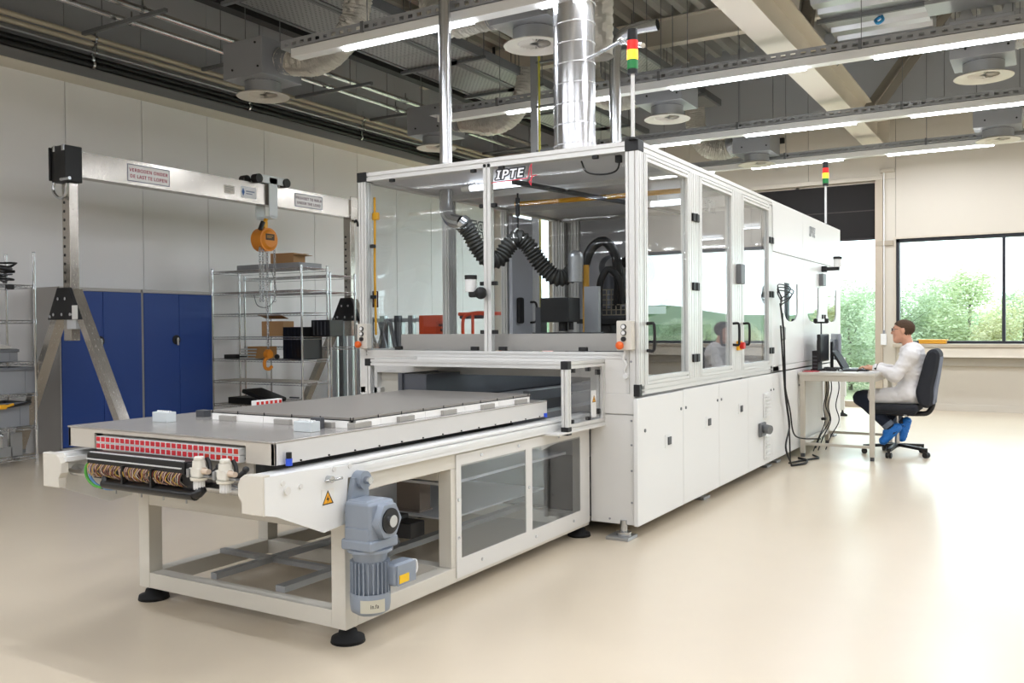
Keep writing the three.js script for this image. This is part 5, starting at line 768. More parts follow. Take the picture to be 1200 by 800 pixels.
// ---------------------------------------------------------------- aluminium gantry crane with hoist
const GX = -8.66, GY0 = 2.99, GY1 = 3.25;
{
  const zN = -5.68, zFar = -9.93, t = thing('gantry_crane', 'portable aluminium gantry crane with warning signs on its beam', 'crane', [GX, 0, -7.8]);
  M('beam', [BX(GX - 0.08, GX + 0.08, GY0, GY0 + 0.018, zFar - 0.07, zN), BX(GX - 0.08, GX + 0.08, GY1 - 0.018, GY1, zFar - 0.07, zN), BX(GX + 0.065, GX + 0.078, GY0 + 0.01, GY1 - 0.01, zFar - 0.07, zN), BX(GX - 0.078, GX - 0.065, GY0 + 0.01, GY1 - 0.01, zFar - 0.07, zN)], C.raw, t);
  for (const [z, near] of [[zN + 0.05, true], [zFar, false]]) {
    const f = partGroup('a_frame', t);
    M('mast', BX(GX - 0.065, GX + 0.065, 1.3, near ? 2.92 : GY1, z - 0.05, z + 0.05, 0.007), C.raw, f);
    for (let y = 1.82; y < 2.8; y += 0.09) M('pin_hole', CY([GX - 0.025, y, z + 0.0501], [GX - 0.025, y, z + 0.053], 0.015, 0.015, 10), C.black, f);
    if (near) { M('head_block', [BX(GX - 0.12, GX + 0.11, 2.92, 3.29, z - 0.07, z + 0.12, 0.007), BX(GX - 0.145, GX - 0.121, 2.94, 3.28, z - 0.07, z + 0.14, 0.007)], C.black, f); M('shackle', TU([[GX - 0.1, 2.95, z + 0.1], [GX - 0.11, 2.83, z + 0.11], [GX - 0.02, 2.76, z + 0.1], [GX + 0.07, 2.78, z + 0.1], [GX + 0.11, 2.9, z + 0.1]], 0.016, 24, 8), C.steel, f); M('locking_pin', CY([GX + 0.05, 2.94, z + 0.13], [GX + 0.2, 2.94, z + 0.13], 0.016), C.steel, f); for (const d of [-0.06, 0.085]) M('lug', CB(GX + d, 3.26, z + 0.122, 0.036, 0.06, 0.02), C.steel, f); }
    else { M('head_block', BX(GX + 0.08, GX + 0.105, 2.93, 3.29, z - 0.07, z + 0.07, 0.004), C.raw, f); M('shackle', TU([[GX + 0.11, 2.93, z], [GX + 0.14, 2.95, z + 0.02], [GX + 0.18, 2.92, z + 0.03], [GX + 0.19, 2.86, z + 0.03]], 0.017, 18, 8), C.black, f); }
    M('gusset_plate', EX([[GX - 0.095, 1.84], [GX + 0.095, 1.84], [GX + 0.26, 1.52], [GX - 0.26, 1.52]], 0.035, 0.004).translate(0, 0, z + 0.06), C.black, f);
    for (const [dx, y] of [[-0.14, 1.57], [0.0, 1.57], [0.14, 1.57], [-0.06, 1.73], [0.06, 1.73], [-0.2, 1.55]]) M('bolt', CY([GX + dx, y, z + 0.095], [GX + dx, y, z + 0.115], 0.017, 0.017, 8), C.steel, f);
    for (const s of [-1, 1]) { M('leg', BAR([GX + s * 0.06, 1.81, z], [GX + s * 1.01, 0.12, z], 0.115, 0.085), C.raw, f); M('leg_foot', [CB(GX + s * 1.03, 0.12, z, 0.13, 0.1, 0.13, 0.006), CY([GX + s * 1.03, 0.06, z - 0.025], [GX + s * 1.03, 0.06, z + 0.025], 0.06, 0.06, 20)], C.galvD, f); }
    if (near) { M('leg_label', BX(GX + 0.155, GX + 0.25, 1.52, 1.66, z + 0.0985, z + 0.1005), C.white, f); M('winch_box', BX(GX + 0.02, GX + 0.17, 1.42, 1.54, z - 0.07, z + 0.07, 0.006), S('#c9ccd0', 0.5), f); }
  }
  const sgn = (l1, l2, col) => signMat(512, 192, (c, w, h) => { c.fillStyle = '#fbfafa'; c.fillRect(0, 0, w, h); c.strokeStyle = '#5a5f78'; c.lineWidth = 8; c.strokeRect(6, 6, w - 12, h - 12); c.fillStyle = col; c.font = 'bold 52px sans-serif'; c.textAlign = 'center'; c.fillText(l1, w / 2, 82); c.fillText(l2, w / 2, 150); });
  const sy = (GY0 + GY1) / 2;
  sheet('warning_sign', sgn('VERBODEN ONDER', 'DE LAST TE LOPEN', '#a8324c'), GX + 0.079, sy, -6.52, 0.55, 0.19, 'x', t);
  sheet('warning_sign', sgn('PROHIBIT TO WALK', 'UNDER THE LOAD', '#5e3a4e'), GX + 0.079, sy, -9.03, 0.53, 0.18, 'x', t);
  sheet('maker_plate', signMat(128, 64, (c, w, h) => { c.fillStyle = '#cfcac0'; c.fillRect(0, 0, w, h); c.fillStyle = '#77756f'; for (let i = 0; i < 4; i++) c.fillRect(14, 10 + i * 12, i === 3 ? 60 : 100, 4); }), GX + 0.079, sy - 0.01, -7.66, 0.16, 0.1, 'x', t);
  sheet('maker_plate', signMat(192, 64, (c, w, h) => { c.fillStyle = '#e6e7ea'; c.fillRect(0, 0, w, h); c.fillStyle = '#2b5a9c'; c.beginPath(); c.moveTo(26, 8); c.lineTo(44, 32); c.lineTo(26, 56); c.lineTo(8, 32); c.fill(); c.fillStyle = '#8a93a8'; c.fillRect(60, 22, 110, 8); c.fillRect(60, 36, 80, 6); }), GX + 0.079, sy - 0.01, -7.97, 0.25, 0.14, 'x', t);
}
{
  const z = -8.34, t = thing('chain_hoist', 'orange hand chain hoist hanging from a white trolley on the gantry beam', 'hoist', [GX, 2.3, z]);
  M('trolley', [BX(GX + 0.11, GX + 0.13, 2.84, 3.34, z - 0.07, z + 0.07, 0.004), BX(GX + 0.11, GX + 0.13, 3.26, 3.36, z - 0.24, z + 0.28, 0.004), BX(GX - 0.13, GX - 0.11, 2.84, 3.34, z - 0.07, z + 0.07), BX(GX - 0.13, GX + 0.13, 2.82, 2.85, z - 0.05, z + 0.05), BX(GX - 0.13, GX - 0.11, 3.26, 3.36, z - 0.24, z + 0.28)], S('#d8dfe0', 0.45), t);
  for (const dz of [0.26, -0.22]) for (const s of [-1, 1]) M('wheel', CY([GX + s * 0.06, 3.3, z + dz], [GX + s * 0.155, 3.3, z + dz], 0.058, 0.058, 20), C.black, t);
  M('top_hook', [TU([[GX, 2.84, z], [GX + 0.03, 2.79, z + 0.05], [GX + 0.02, 2.72, z + 0.06], [GX, 2.68, z + 0.02]], 0.026, 20, 10), CB(GX + 0.02, 2.74, z + 0.06, 0.07, 0.1, 0.06, 0.01)], C.yellow, t);
  const oc = S('#d9861e', 0.45);
  M('housing', [CY([GX - 0.08, 2.55, z + 0.05], [GX + 0.09, 2.55, z + 0.05], 0.15, 0.15, 28), CY([GX + 0.09, 2.55, z + 0.05], [GX + 0.12, 2.55, z + 0.05], 0.13, 0.1, 28), CB(GX, 2.65, z + 0.04, 0.14, 0.1, 0.12, 0.02)], oc, t);
  sheet('label', signMat(64, 48, (c, w, h) => { c.fillStyle = '#3c2d14'; c.fillRect(0, 0, w, h); c.fillStyle = '#d9a24a'; c.fillRect(8, 14, 46, 4); c.fillRect(8, 26, 36, 4); }), GX + 0.12, 2.58, z + 0.06, 0.15, 0.08, 'x', t);
  M('latch', CY([GX + 0.06, 2.77, z + 0.12], [GX + 0.06, 2.67, z + 0.17], 0.03), C.black, t);
  const chain = (zz, y1, xo) => { const l = []; for (let y = 2.43, i = 0; y > y1; y -= 0.031, i++) l.push(new THREE.TorusGeometry(0.014, 0.005, 5, 8).scale(1, 1.5, 1).rotateY(i % 2 ? 0.3 : 1.8).translate(GX + xo, y, zz)); M('chain', l, C.steel, t).userData.kind = 'stuff'; };
  chain(z + 0.13, 1.75, 0.06); chain(z, 1.1, 0.0); chain(z - 0.07, 1.75, 0.06); chain(z + 0.18, 1.75, 0.06);
  M('bottom_hook', [CB(GX, 1.09, z, 0.06, 0.11, 0.08, 0.02), TU([[GX, 1.04, z], [GX, 1.0, z + 0.06], [GX, 0.91, z + 0.055], [GX, 0.89, z - 0.01], [GX, 0.92, z - 0.06]], 0.022, 24, 10), CY([GX - 0.035, 1.08, z], [GX + 0.035, 1.08, z], 0.053, 0.053, 18)], oc, t);
}
// stand of upright silvery profiles near the wall, left of the machine
{
  const t = thing('profile_stand', 'stand of upright silvery box profiles between shelving and machine', 'profiles', [-9.0, 0, -11.0]), sv = S('#c9cbcf', 0.28, 0.8);
  M('frame', [BX(-9.95, -8.0, 1.5, 1.56, -11.16, -11.1), BX(-9.95, -8.0, 0.1, 0.16, -11.16, -11.1)], S('#dfe1e4', 0.4, 0.2), t); for (const x of [-9.9, -8.1]) M('foot', BX(x - 0.06, x + 0.06, 0, 0.1, -11.4, -10.8), C.galvD, t);
  [[-9.94, 1.59], [-9.79, 1.59], [-9.6, 1.42], [-9.44, 1.47], [-9.22, 1.58], [-8.94, 1.6], [-8.86, 1.55], [-8.66, 1.6], [-8.6, 1.5], [-8.39, 1.6], [-8.18, 1.59]].forEach(([x, h], i) => M('profile', PR(x - 0.045, x + 0.045, 0.0, h, -11.09, -11.0), i % 3 === 1 ? C.galvD : sv, t));
  for (const [a2, b2] of [[-9.2, -8.85], [-8.65, -8.95], [-8.5, -8.75]]) M('brace', BAR([a2, 0.4, -10.96], [b2, 1.5, -10.96], 0.05, 0.04), C.galv, t);
}
// orange lift with railing behind the machine's left side
{
  const t = thing('scissor_lift', 'orange work platform with tubular guard rails behind the machine', 'lift', [-7.0, 0, -11.8]);
  const rail = (p) => TU(p, 0.025, 30, 8);
  M('control_case', [BX(-7.93, -7.4, 1.1, 1.59, -10.75, -10.6, 0.01)], C.orangeL, t); sheet('label', signMat(128, 64, (c, w, h) => { c.fillStyle = '#c94a26'; c.fillRect(0, 0, w, h); c.fillStyle = '#5a1c0c'; c.fillRect(30, 12, 80, 12); c.fillRect(48, 34, 60, 14); }), -7.52, 1.4, -10.598, 0.2, 0.2, 'z', t);
  M('chassis', [BX(-7.75, -6.2, 0.2, 0.5, -13.0, -10.8, 0.02), BX(-7.8, -6.15, 0.95, 1.02, -13.0, -10.7, 0.01)], C.orangeL, t);
  for (const [x, z] of [[-7.6, -11.1], [-6.35, -11.1], [-7.6, -12.7], [-6.35, -12.7]]) M('wheel', CY([x - 0.07, 0.18, z], [x + 0.07, 0.18, z], 0.18, 0.18, 24), C.rubber, t);
  for (const s of [0, 1]) M('scissor_arm', [BAR([-7.2 + s * 0.5, 0.48, -10.95], [-7.2 + s * 0.5, 0.97, -12.85], 0.06, 0.06), BAR([-7.1 + s * 0.5, 0.48, -12.85], [-7.1 + s * 0.5, 0.97, -10.95], 0.06, 0.06)], C.greyD, t);
  M('guard_rail', [rail([[-7.2, 1.02, -10.7], [-7.2, 1.55, -10.7], [-7.1, 1.6, -10.7], [-6.8, 1.6, -10.7], [-6.75, 1.55, -10.7], [-6.75, 1.02, -10.7]]), rail([[-6.45, 1.02, -10.7], [-6.45, 1.55, -10.7], [-6.4, 1.6, -10.8], [-6.2, 1.6, -11.4], [-6.2, 1.55, -12.9], [-6.2, 1.02, -12.95]]), rail([[-7.3, 1.6, -10.72], [-6.3, 1.6, -10.75]]), CY([-7.05, 1.0, -10.7], [-7.05, 1.6, -10.7], 0.022)], C.orangeL, t);
  M('top_bar', BX(-7.3, -6.9, 1.53, 1.62, -10.78, -10.72, 0.02), C.greyD, t); M('yellow_tag', BX(-6.05, -5.85, 1.43, 1.5, -10.7, -10.68), C.yellow, t);
}
{
  const t = thing('clip_board', 'narrow dark framed document holder hanging inside the left glazing', 'document holder', [-4.62, 1.57, -5.62]);
  M('board', BX(-4.635, -4.625, 1.575, 1.695, -5.63, -5.592, 0.003), C.white, t); M('edge', [BX(-4.636, -4.62, 1.57, 1.7, -5.64, -5.63), BX(-4.636, -4.62, 1.57, 1.7, -5.592, -5.585)], S('#3a1410', 0.6), t); M('hook', TU([[-4.63, 1.7, -5.61], [-4.63, 1.73, -5.615], [-4.62, 1.75, -5.61], [-4.62, 1.72, -5.605]], 0.004, 16, 6), C.black, t);
}
// ================================================================ WORKSTATION BESIDE THE MACHINE
{
  const x0 = -2.285, x1 = -1.53, z1 = -9.77, z0 = -11.05, m = S('#c9c2b4', 0.4, 0.25), t = thing('work_table', 'beige steel work table with square legs beside the machine', 'table', [-1.9, 0, -10.4]);
  M('table_top', BX(x0 - 0.01, x1 + 0.01, 0.872, 0.902, z0 - 0.01, z1 + 0.01, 0.004), S('#cfcabf', 0.4, 0.15), t);
  M('apron', [BX(x0, x1, 0.812, 0.872, z1 - 0.03, z1, 0.003), BX(x0, x1, 0.812, 0.872, z0, z0 + 0.03, 0.003), BX(x0 + 0.001, x0 + 0.03, 0.813, 0.871, z0 + 0.03, z1 - 0.03), BX(x1 - 0.03, x1 - 0.001, 0.813, 0.871, z0 + 0.03, z1 - 0.03)], m, t);
  for (const [x, z] of [[x0 + 0.03, z1 - 0.03], [x1 - 0.03, z1 - 0.03], [x0 + 0.03, z0 + 0.03], [x1 - 0.03, z0 + 0.03]]) { const l = M('leg', BX(x - 0.024, x + 0.024, 0.04, 0.812, z - 0.024, z + 0.024, 0.003), m, t); M('foot', BX(x - 0.019, x + 0.019, 0, 0.04, z - 0.019, z + 0.019, 0.003), C.greyD, l); }
  M('lower_rail', BX(x0 + 0.05, x1 - 0.04, 0.125, 0.155, z1 - 0.05, z1 - 0.02, 0.002), m, t); M('lower_rail', BX(x0 + 0.05, x1 - 0.04, 0.125, 0.155, z0 + 0.02, z0 + 0.05, 0.002), m, t); M('lower_rail', BX(x0 + 0.01, x0 + 0.05, 0.125, 0.175, z0 + 0.05, z1 - 0.05, 0.002), S('#d9d6cf', 0.3, 0.3), t);
}
const DY = 0.902;
function monitor(label, x, z, turn, w, h, grey) {
  const t = thing('monitor', label, 'monitor', [x, DY, z], { local: true, turn });
  M('stand_base', CB(-0.03, 0.008, 0, 0.2, 0.016, 0.22, 0.006), C.black, t); M('stand_neck', CB(-0.06, 0.16, 0, 0.03, 0.3, 0.07, 0.006), C.black, t);
  M('casing', [CB(-0.015, 0.1 + h / 2, 0, 0.035, h, w, 0.008), CB(-0.04, 0.1 + h / 2, 0, 0.03, h * 0.6, w * 0.6, 0.008)], grey ? S('#9ea3ab', 0.4) : C.black, t);
  M('screen', CB(0.004, 0.1 + h / 2, 0, 0.003, h - 0.03, w - 0.03), grey ? S('#8d99ab', 0.4) : C.blackS, t);
}
monitor('black flat monitor seen edge-on at the left end of the table', -2.13, -10.28, 0, 0.46, 0.30, false);
monitor('grey flat monitor turned slightly towards the seated person', -2.08, -10.72, 0.35, 0.5, 0.3, true);
{ const t = thing('computer_tower', 'small black upright computer case on the table next to the monitors', 'computer', [-2.2, DY, -10.15]); M('case', BX(-2.225, -2.165, DY, DY + 0.22, -10.3, -10.1, 0.005), C.black, t); for (const i of [0, 1, 2, 3]) M('front_slot', BX(-2.22, -2.17, DY + 0.03 + i * 0.04, DY + 0.045 + i * 0.04, -10.1, -10.096), C.greyD, t); }
{ const t = thing('webcam', 'small black camera on a thin stand above the monitors', 'camera', [-2.2, DY, -10.3]); M('stand', CY([-2.19, DY, -10.4], [-2.19, 1.42, -10.4], 0.008), C.greyD, t); M('clamp', [CB(-2.19, 1.22, -10.4, 0.05, 0.03, 0.03, 0.004), CB(-2.19, 1.12, -10.4, 0.05, 0.1, 0.04, 0.004)], S('#c5c6c8', 0.4), t); M('arm', BX(-2.26, -2.12, 1.42, 1.44, -10.41, -10.39, 0.004), C.black, t); M('head', [CB(-2.25, 1.45, -10.4, 0.04, 0.05, 0.05, 0.008), CB(-2.13, 1.45, -10.4, 0.04, 0.05, 0.05, 0.008)], C.black, t); }
{
  const t = thing('laptop', 'open black laptop in front of the seated person', 'laptop', [-1.9, DY, -10.35]);
  M('base', BX(-1.92, -1.67, DY, DY + 0.016, -10.53, -10.17, 0.004), C.greyD, t); M('keyboard', BX(-1.89, -1.76, DY + 0.016, DY + 0.019, -10.51, -10.19), C.black, t);
  M('lid', BAR([-1.92, DY + 0.012, -10.35], [-2.03, DY + 0.215, -10.35], 0.36, 0.012), C.black, t); M('screen', BAR([-1.912, DY + 0.03, -10.35], [-2.017, DY + 0.208, -10.35], 0.33, 0.004), S('#15191f', 0.7), t);
}
{ const t = thing('computer_mouse', 'black computer mouse under the hand of the seated person', 'mouse', [-1.73, DY, -10.1]); M('shell', SP(-1.72, DY + 0.004, -10.12, 0.05, [1, 0.55, 0.62]), C.black, t); M('cable', TU([[-1.77, DY + 0.006, -10.12], [-1.85, DY + 0.006, -10.08], [-1.95, DY + 0.006, -10.1]], 0.004, 16, 6), C.black, t); }
{ const t = thing('paper_sheets', 'loose white paper sheets spread on the table before the laptop', 'paper', [-2.05, DY, -9.95]); for (const [x, z, r, i] of [[-2.07, -9.93, 0.2, 0], [-1.98, -9.9, -0.3, 1], [-1.62, -9.95, 0.1, 2]]) M('sheet', new THREE.BoxGeometry(0.2, 0.0015, 0.16).rotateY(r).translate(x, DY + 0.002 + i * 0.002, z), S('#eceae6', 0.7), t); }
{ const t = thing('red_folder', 'red folder lying at the machine end of the table', 'folder', [-2.2, DY, -9.95]); M('cover', new THREE.BoxGeometry(0.16, 0.006, 0.24).rotateY(0.15).translate(-2.2, DY + 0.004, -9.96), S('#c8404a', 0.5), t); M('strap', new THREE.BoxGeometry(0.165, 0.008, 0.012).rotateY(0.15).translate(-2.2, DY + 0.004, -9.9), C.black, t); }
{ const t = thing('desk_cable', 'tangle of black cables and adapters lying behind the laptop', 'cable', [-2.0, DY, -10.1]); M('cable', [TU([[-2.12, DY + 0.01, -10.05], [-2.06, DY + 0.04, -10.1], [-2.0, DY + 0.015, -10.05], [-1.95, DY + 0.03, -10.12], [-1.97, DY + 0.01, -10.2]], 0.008, 40, 7), TU([[-2.15, DY + 0.01, -10.0], [-2.0, DY + 0.02, -9.99], [-1.95, DY + 0.012, -10.02]], 0.006, 30, 7)], C.black, t); M('adapter', CB(-2.02, DY + 0.018, -10.08, 0.1, 0.035, 0.05, 0.006), C.black, t); }
{ const t = thing('hanging_cables', 'bundle of dark cables dropping behind the table to the floor', 'cable', [-2.2, 0, -10.3]); for (const [x, z, k] of [[-2.12, -10.25, 0], [-2.09, -10.35, 1], [-2.03, -10.45, 2], [-2.15, -10.5, 3]]) M('cable', TU([[x, 0.88, z], [x + 0.02, 0.7, z], [x - 0.01, 0.5, z + 0.02], [x + 0.01 * k, 0.34, z], [x - 0.06, 0.16, z + 0.05], [x - 0.1, 0.02, z + 0.12]], 0.006, 40, 6), C.black, t); M('plug', CB(-2.13, 0.37, -10.24, 0.05, 0.03, 0.06, 0.008), C.black, t); }
{ // the long cable hanging at the door edge
  const t = thing('machine_cable', 'thick black cable bundle hanging from a loop beside the third glass door to the floor', 'cable', [-2.28, 0, -8.9]), x = X1 + 0.03;
  M('cable', [TU([[x, 1.62, -8.95], [x + 0.02, 1.4, -8.98], [x + 0.03, 1.0, -9.0], [x + 0.03, 0.75, -9.02], [x + 0.02, 0.55, -9.15], [x + 0.05, 0.4, -9.1], [x + 0.05, 0.2, -8.95], [x + 0.08, 0.02, -9.05]], 0.0095, 60, 8), TU([[x, 1.4, -8.97], [x + 0.02, 0.8, -9.05], [x + 0.03, 0.55, -9.2], [x + 0.03, 0.3, -9.35], [x + 0.06, 0.22, -9.6], [x + 0.2, 0.2, -9.8]], 0.008, 50, 6), TU([[x, 1.4, -8.96], [x + 0.01, 0.7, -9.1], [x + 0.015, 0.4, -9.22], [x + 0.02, 0.02, -9.25]], 0.008, 40, 6)], C.black, t);
  for (const [a, y] of [[0.15, 1.72], [0.12, 1.69], [0.1, 1.75]]) M('loop', TU([[x, y - 0.09, -8.95], [x + a * 0.5, y - 0.03, -9.06], [x + a * 0.6, y + 0.02, -9.12], [x + a * 0.4, y + 0.045, -9.0], [x + 0.01, y + 0.05, -8.85], [x + 0.02, y + 0.02, -8.78], [x + a * 0.3, y - 0.04, -8.82], [x + 0.02, y - 0.09, -8.92]], 0.006, 50, 7), C.black, t);
  M('floor_cable', [TU([[x + 0.08, 0.012, -9.05], [x + 0.16, 0.012, -9.25], [x + 0.12, 0.012, -9.5], [x + 0.02, 0.012, -9.6]], 0.012, 30, 7), TU([[x + 0.02, 0.012, -9.2], [x + 0.14, 0.012, -9.55], [x + 0.2, 0.012, -9.7], [x + 0.1, 0.012, -9.9]], 0.01, 30, 7)], C.black, t);
}
{ const t = thing('pull_switch', 'white pull switch box on a cable along the beige wall post', 'switch', [-2.37, 1.2, ZB]); M('conduit', CY([-2.37, 1.3, ZB + 0.03], [-2.37, 3.95, ZB + 0.03], 0.012, 0.012, 10), C.white, t); M('box', BX(-2.42, -2.33, 1.06, 1.25, ZB + 0.005, ZB + 0.06, 0.008), C.white, t); M('cap', CY([-2.37, 1.25, ZB + 0.03], [-2.37, 1.31, ZB + 0.03], 0.02), C.greyP, t); M('top_bracket', BX(-2.42, -2.2, 3.93, 3.99, ZB, ZB + 0.06, 0.005), S('#b5ab9b', 0.5), t); }
{ const t = thing('yellow_tray', 'flat yellow plastic tray on the window sill behind the person', 'tray', [-1.62, WS + 0.005, ZB + 0.1]); M('tray', BX(-1.82, -1.42, WS + 0.006, WS + 0.07, ZB + 0.0, ZB + 0.2, 0.015), S('#e3a428', 0.45), t); M('rim', BX(-1.84, -1.4, WS + 0.06, WS + 0.075, ZB - 0.01, ZB + 0.21, 0.006), S('#e3a428', 0.45), t); }
{ const t = thing('wall_brackets', 'small grey sockets on the back wall below the tall duct', 'socket', [-4.0, 4.5, ZB]); M('socket', BX(-4.1, -4.0, 4.6, 4.7, ZB, ZB + 0.06, 0.01), C.black, t); M('socket', BX(-4.45, -4.35, 4.58, 4.66, ZB, ZB + 0.06, 0.01), C.black, t); }
// office chair
const CX = -1.405, CZ = -10.42;
{
  const t = thing('office_chair', 'black swivel office chair with tall contoured back and five castors', 'chair', [CX, 0, CZ]);
  const g = (pts, w, r) => { const o = EX(pts, w - 2 * r, r); return o; };
  M('seat', [new RoundedBoxGeometry(0.47, 0.085, 0.48, 4, 0.04).translate(CX - 0.0, 0.515, CZ), new RoundedBoxGeometry(0.4, 0.05, 0.42, 3, 0.02).translate(CX, 0.475, CZ)], C.fabric, t);
  const bp = [[0.27, 0.57], [0.245, 0.63], [0.235, 0.70], [0.255, 0.78], [0.285, 0.9], [0.315, 1.02], [0.345, 1.10], [0.375, 1.115], [0.40, 1.09], [0.395, 1.0], [0.37, 0.86], [0.345, 0.74], [0.34, 0.62], [0.315, 0.56]];
  const cv2 = new THREE.CatmullRomCurve3(bp.map(([x, y]) => V(x, y, 0)), true).getPoints(48).map((p) => [p.x, p.y]);
  const back = EX(cv2, 0.36, 0.03).translate(CX, 0, CZ - 0.18); M('backrest', back, C.fabric, t);
  M('back_shell', EX([[0.345, 0.6], [0.355, 0.74], [0.385, 0.88], [0.41, 1.04], [0.405, 1.09], [0.425, 1.05], [0.4, 0.86], [0.375, 0.72], [0.365, 0.58]], 0.32, 0.012).translate(CX, 0, CZ - 0.16), C.fabricB, t);
  M('back_bracket', [TU([[CX + 0.35, 0.66, CZ], [CX + 0.345, 0.54, CZ], [CX + 0.3, 0.465, CZ], [CX + 0.2, 0.45, CZ], [CX + 0.05, 0.45, CZ]], 0.028, 30, 10)], C.black, t);
  M('mechanism', [CB(CX, 0.445, CZ, 0.26, 0.04, 0.14, 0.008), CB(CX + 0.06, 0.445, CZ + 0.1, 0.1, 0.03, 0.06, 0.006)], C.black, t); M('lever', CY([CX + 0.1, 0.45, CZ + 0.08], [CX + 0.1, 0.45, CZ + 0.2], 0.012), C.greyP, t);
  M('gas_column', [CY([CX, 0.08, CZ], [CX, 0.3, CZ], 0.026, 0.026, 18), CY([CX, 0.3, CZ], [CX, 0.44, CZ], 0.016, 0.016, 14)], C.steel, t);
  for (let i = 0; i < 5; i++) { const a = 0.43 + (i * 2 * Math.PI) / 5, ex = CX + 0.33 * Math.cos(a), ez = CZ + 0.33 * Math.sin(a); const l = M('base_arm', [BAR([CX, 0.11, CZ], [ex, 0.085, ez], 0.045, 0.03), CY([ex, 0.05, ez], [ex, 0.1, ez], 0.014)], C.black, t); const px = Math.sin(a) * 0.02, pz = -Math.cos(a) * 0.02; M('caster', [CY([ex - px * 1.4, 0.03, ez - pz * 1.4], [ex - px * 0.3, 0.03, ez - pz * 0.3], 0.03, 0.03, 16), CY([ex + px * 0.3, 0.03, ez + pz * 0.3], [ex + px * 1.4, 0.03, ez + pz * 1.4], 0.03, 0.03, 16)], C.black, l); }
}
// ================================================================ THE SEATED PERSON
function sdfMesh(fn, lo, hi, cell) {
  const ext = Math.max(hi[0] - lo[0], hi[1] - lo[1], hi[2] - lo[2]) / 2 + 3 * cell, n = Math.ceil((2 * ext) / cell), half = n / 2, c = [0, 1, 2].map((i) => (lo[i] + hi[i]) / 2);
  const mc2 = new MarchingCubes(n, C.skin, false, false, 400000); mc2.isolation = 0; mc2.reset();
  const f = mc2.field, far = 4 * cell;
  for (let z = 0; z < n; z++) { const pz = c[2] + ((z - half) / half) * ext; const oz = pz < lo[2] - far || pz > hi[2] + far; for (let y = 0; y < n; y++) { const py = c[1] + ((y - half) / half) * ext; const oy = oz || py < lo[1] - far || py > hi[1] + far; for (let x = 0; x < n; x++) { const px = c[0] + ((x - half) / half) * ext; f[z * n * n + y * n + x] = oy || px < lo[0] - far || px > hi[0] + far ? -1 : -fn(px, py, pz); } } }
  mc2.update();
  const k = mc2.count, g = new THREE.BufferGeometry(), p = new Float32Array(k * 3), m = new Float32Array(k * 3);
  for (let i = 0; i < k * 3; i++) { p[i] = mc2.positionArray[i] * ext + c[i % 3]; m[i] = mc2.normalArray[i]; }
  g.setAttribute('position', new THREE.BufferAttribute(p, 3)); g.setAttribute('normal', new THREE.BufferAttribute(m, 3));
  g.deleteAttribute('normal'); const w = mergeVertices(g, 1e-5); w.computeVertexNormals(); return w;
}
const smin = (a, b, k) => { const h = Math.max(0, k - Math.abs(a - b)) / k; return Math.min(a, b) - h * h * k * 0.25; };
function cap(a, b, ra, rb) { const d = [b[0] - a[0], b[1] - a[1], b[2] - a[2]], L = d[0] * d[0] + d[1] * d[1] + d[2] * d[2] || 1e-9; return (x, y, z) => { const u = x - a[0], v = y - a[1], w = z - a[2], t = Math.max(0, Math.min(1, (u * d[0] + v * d[1] + w * d[2]) / L)); return Math.hypot(u - d[0] * t, v - d[1] * t, w - d[2] * t) - (ra + (rb - ra) * t); }; }
function ell(c, r) { const m = Math.min(...r); return (x, y, z) => { const k = Math.hypot((x - c[0]) / r[0], (y - c[1]) / r[1], (z - c[2]) / r[2]); return (k - 1) * m; }; }
const blend = (list, k) => (x, y, z) => { let d = list[0](x, y, z); for (let i = 1; i < list.length; i++) d = smin(d, list[i](x, y, z), k); return d; };
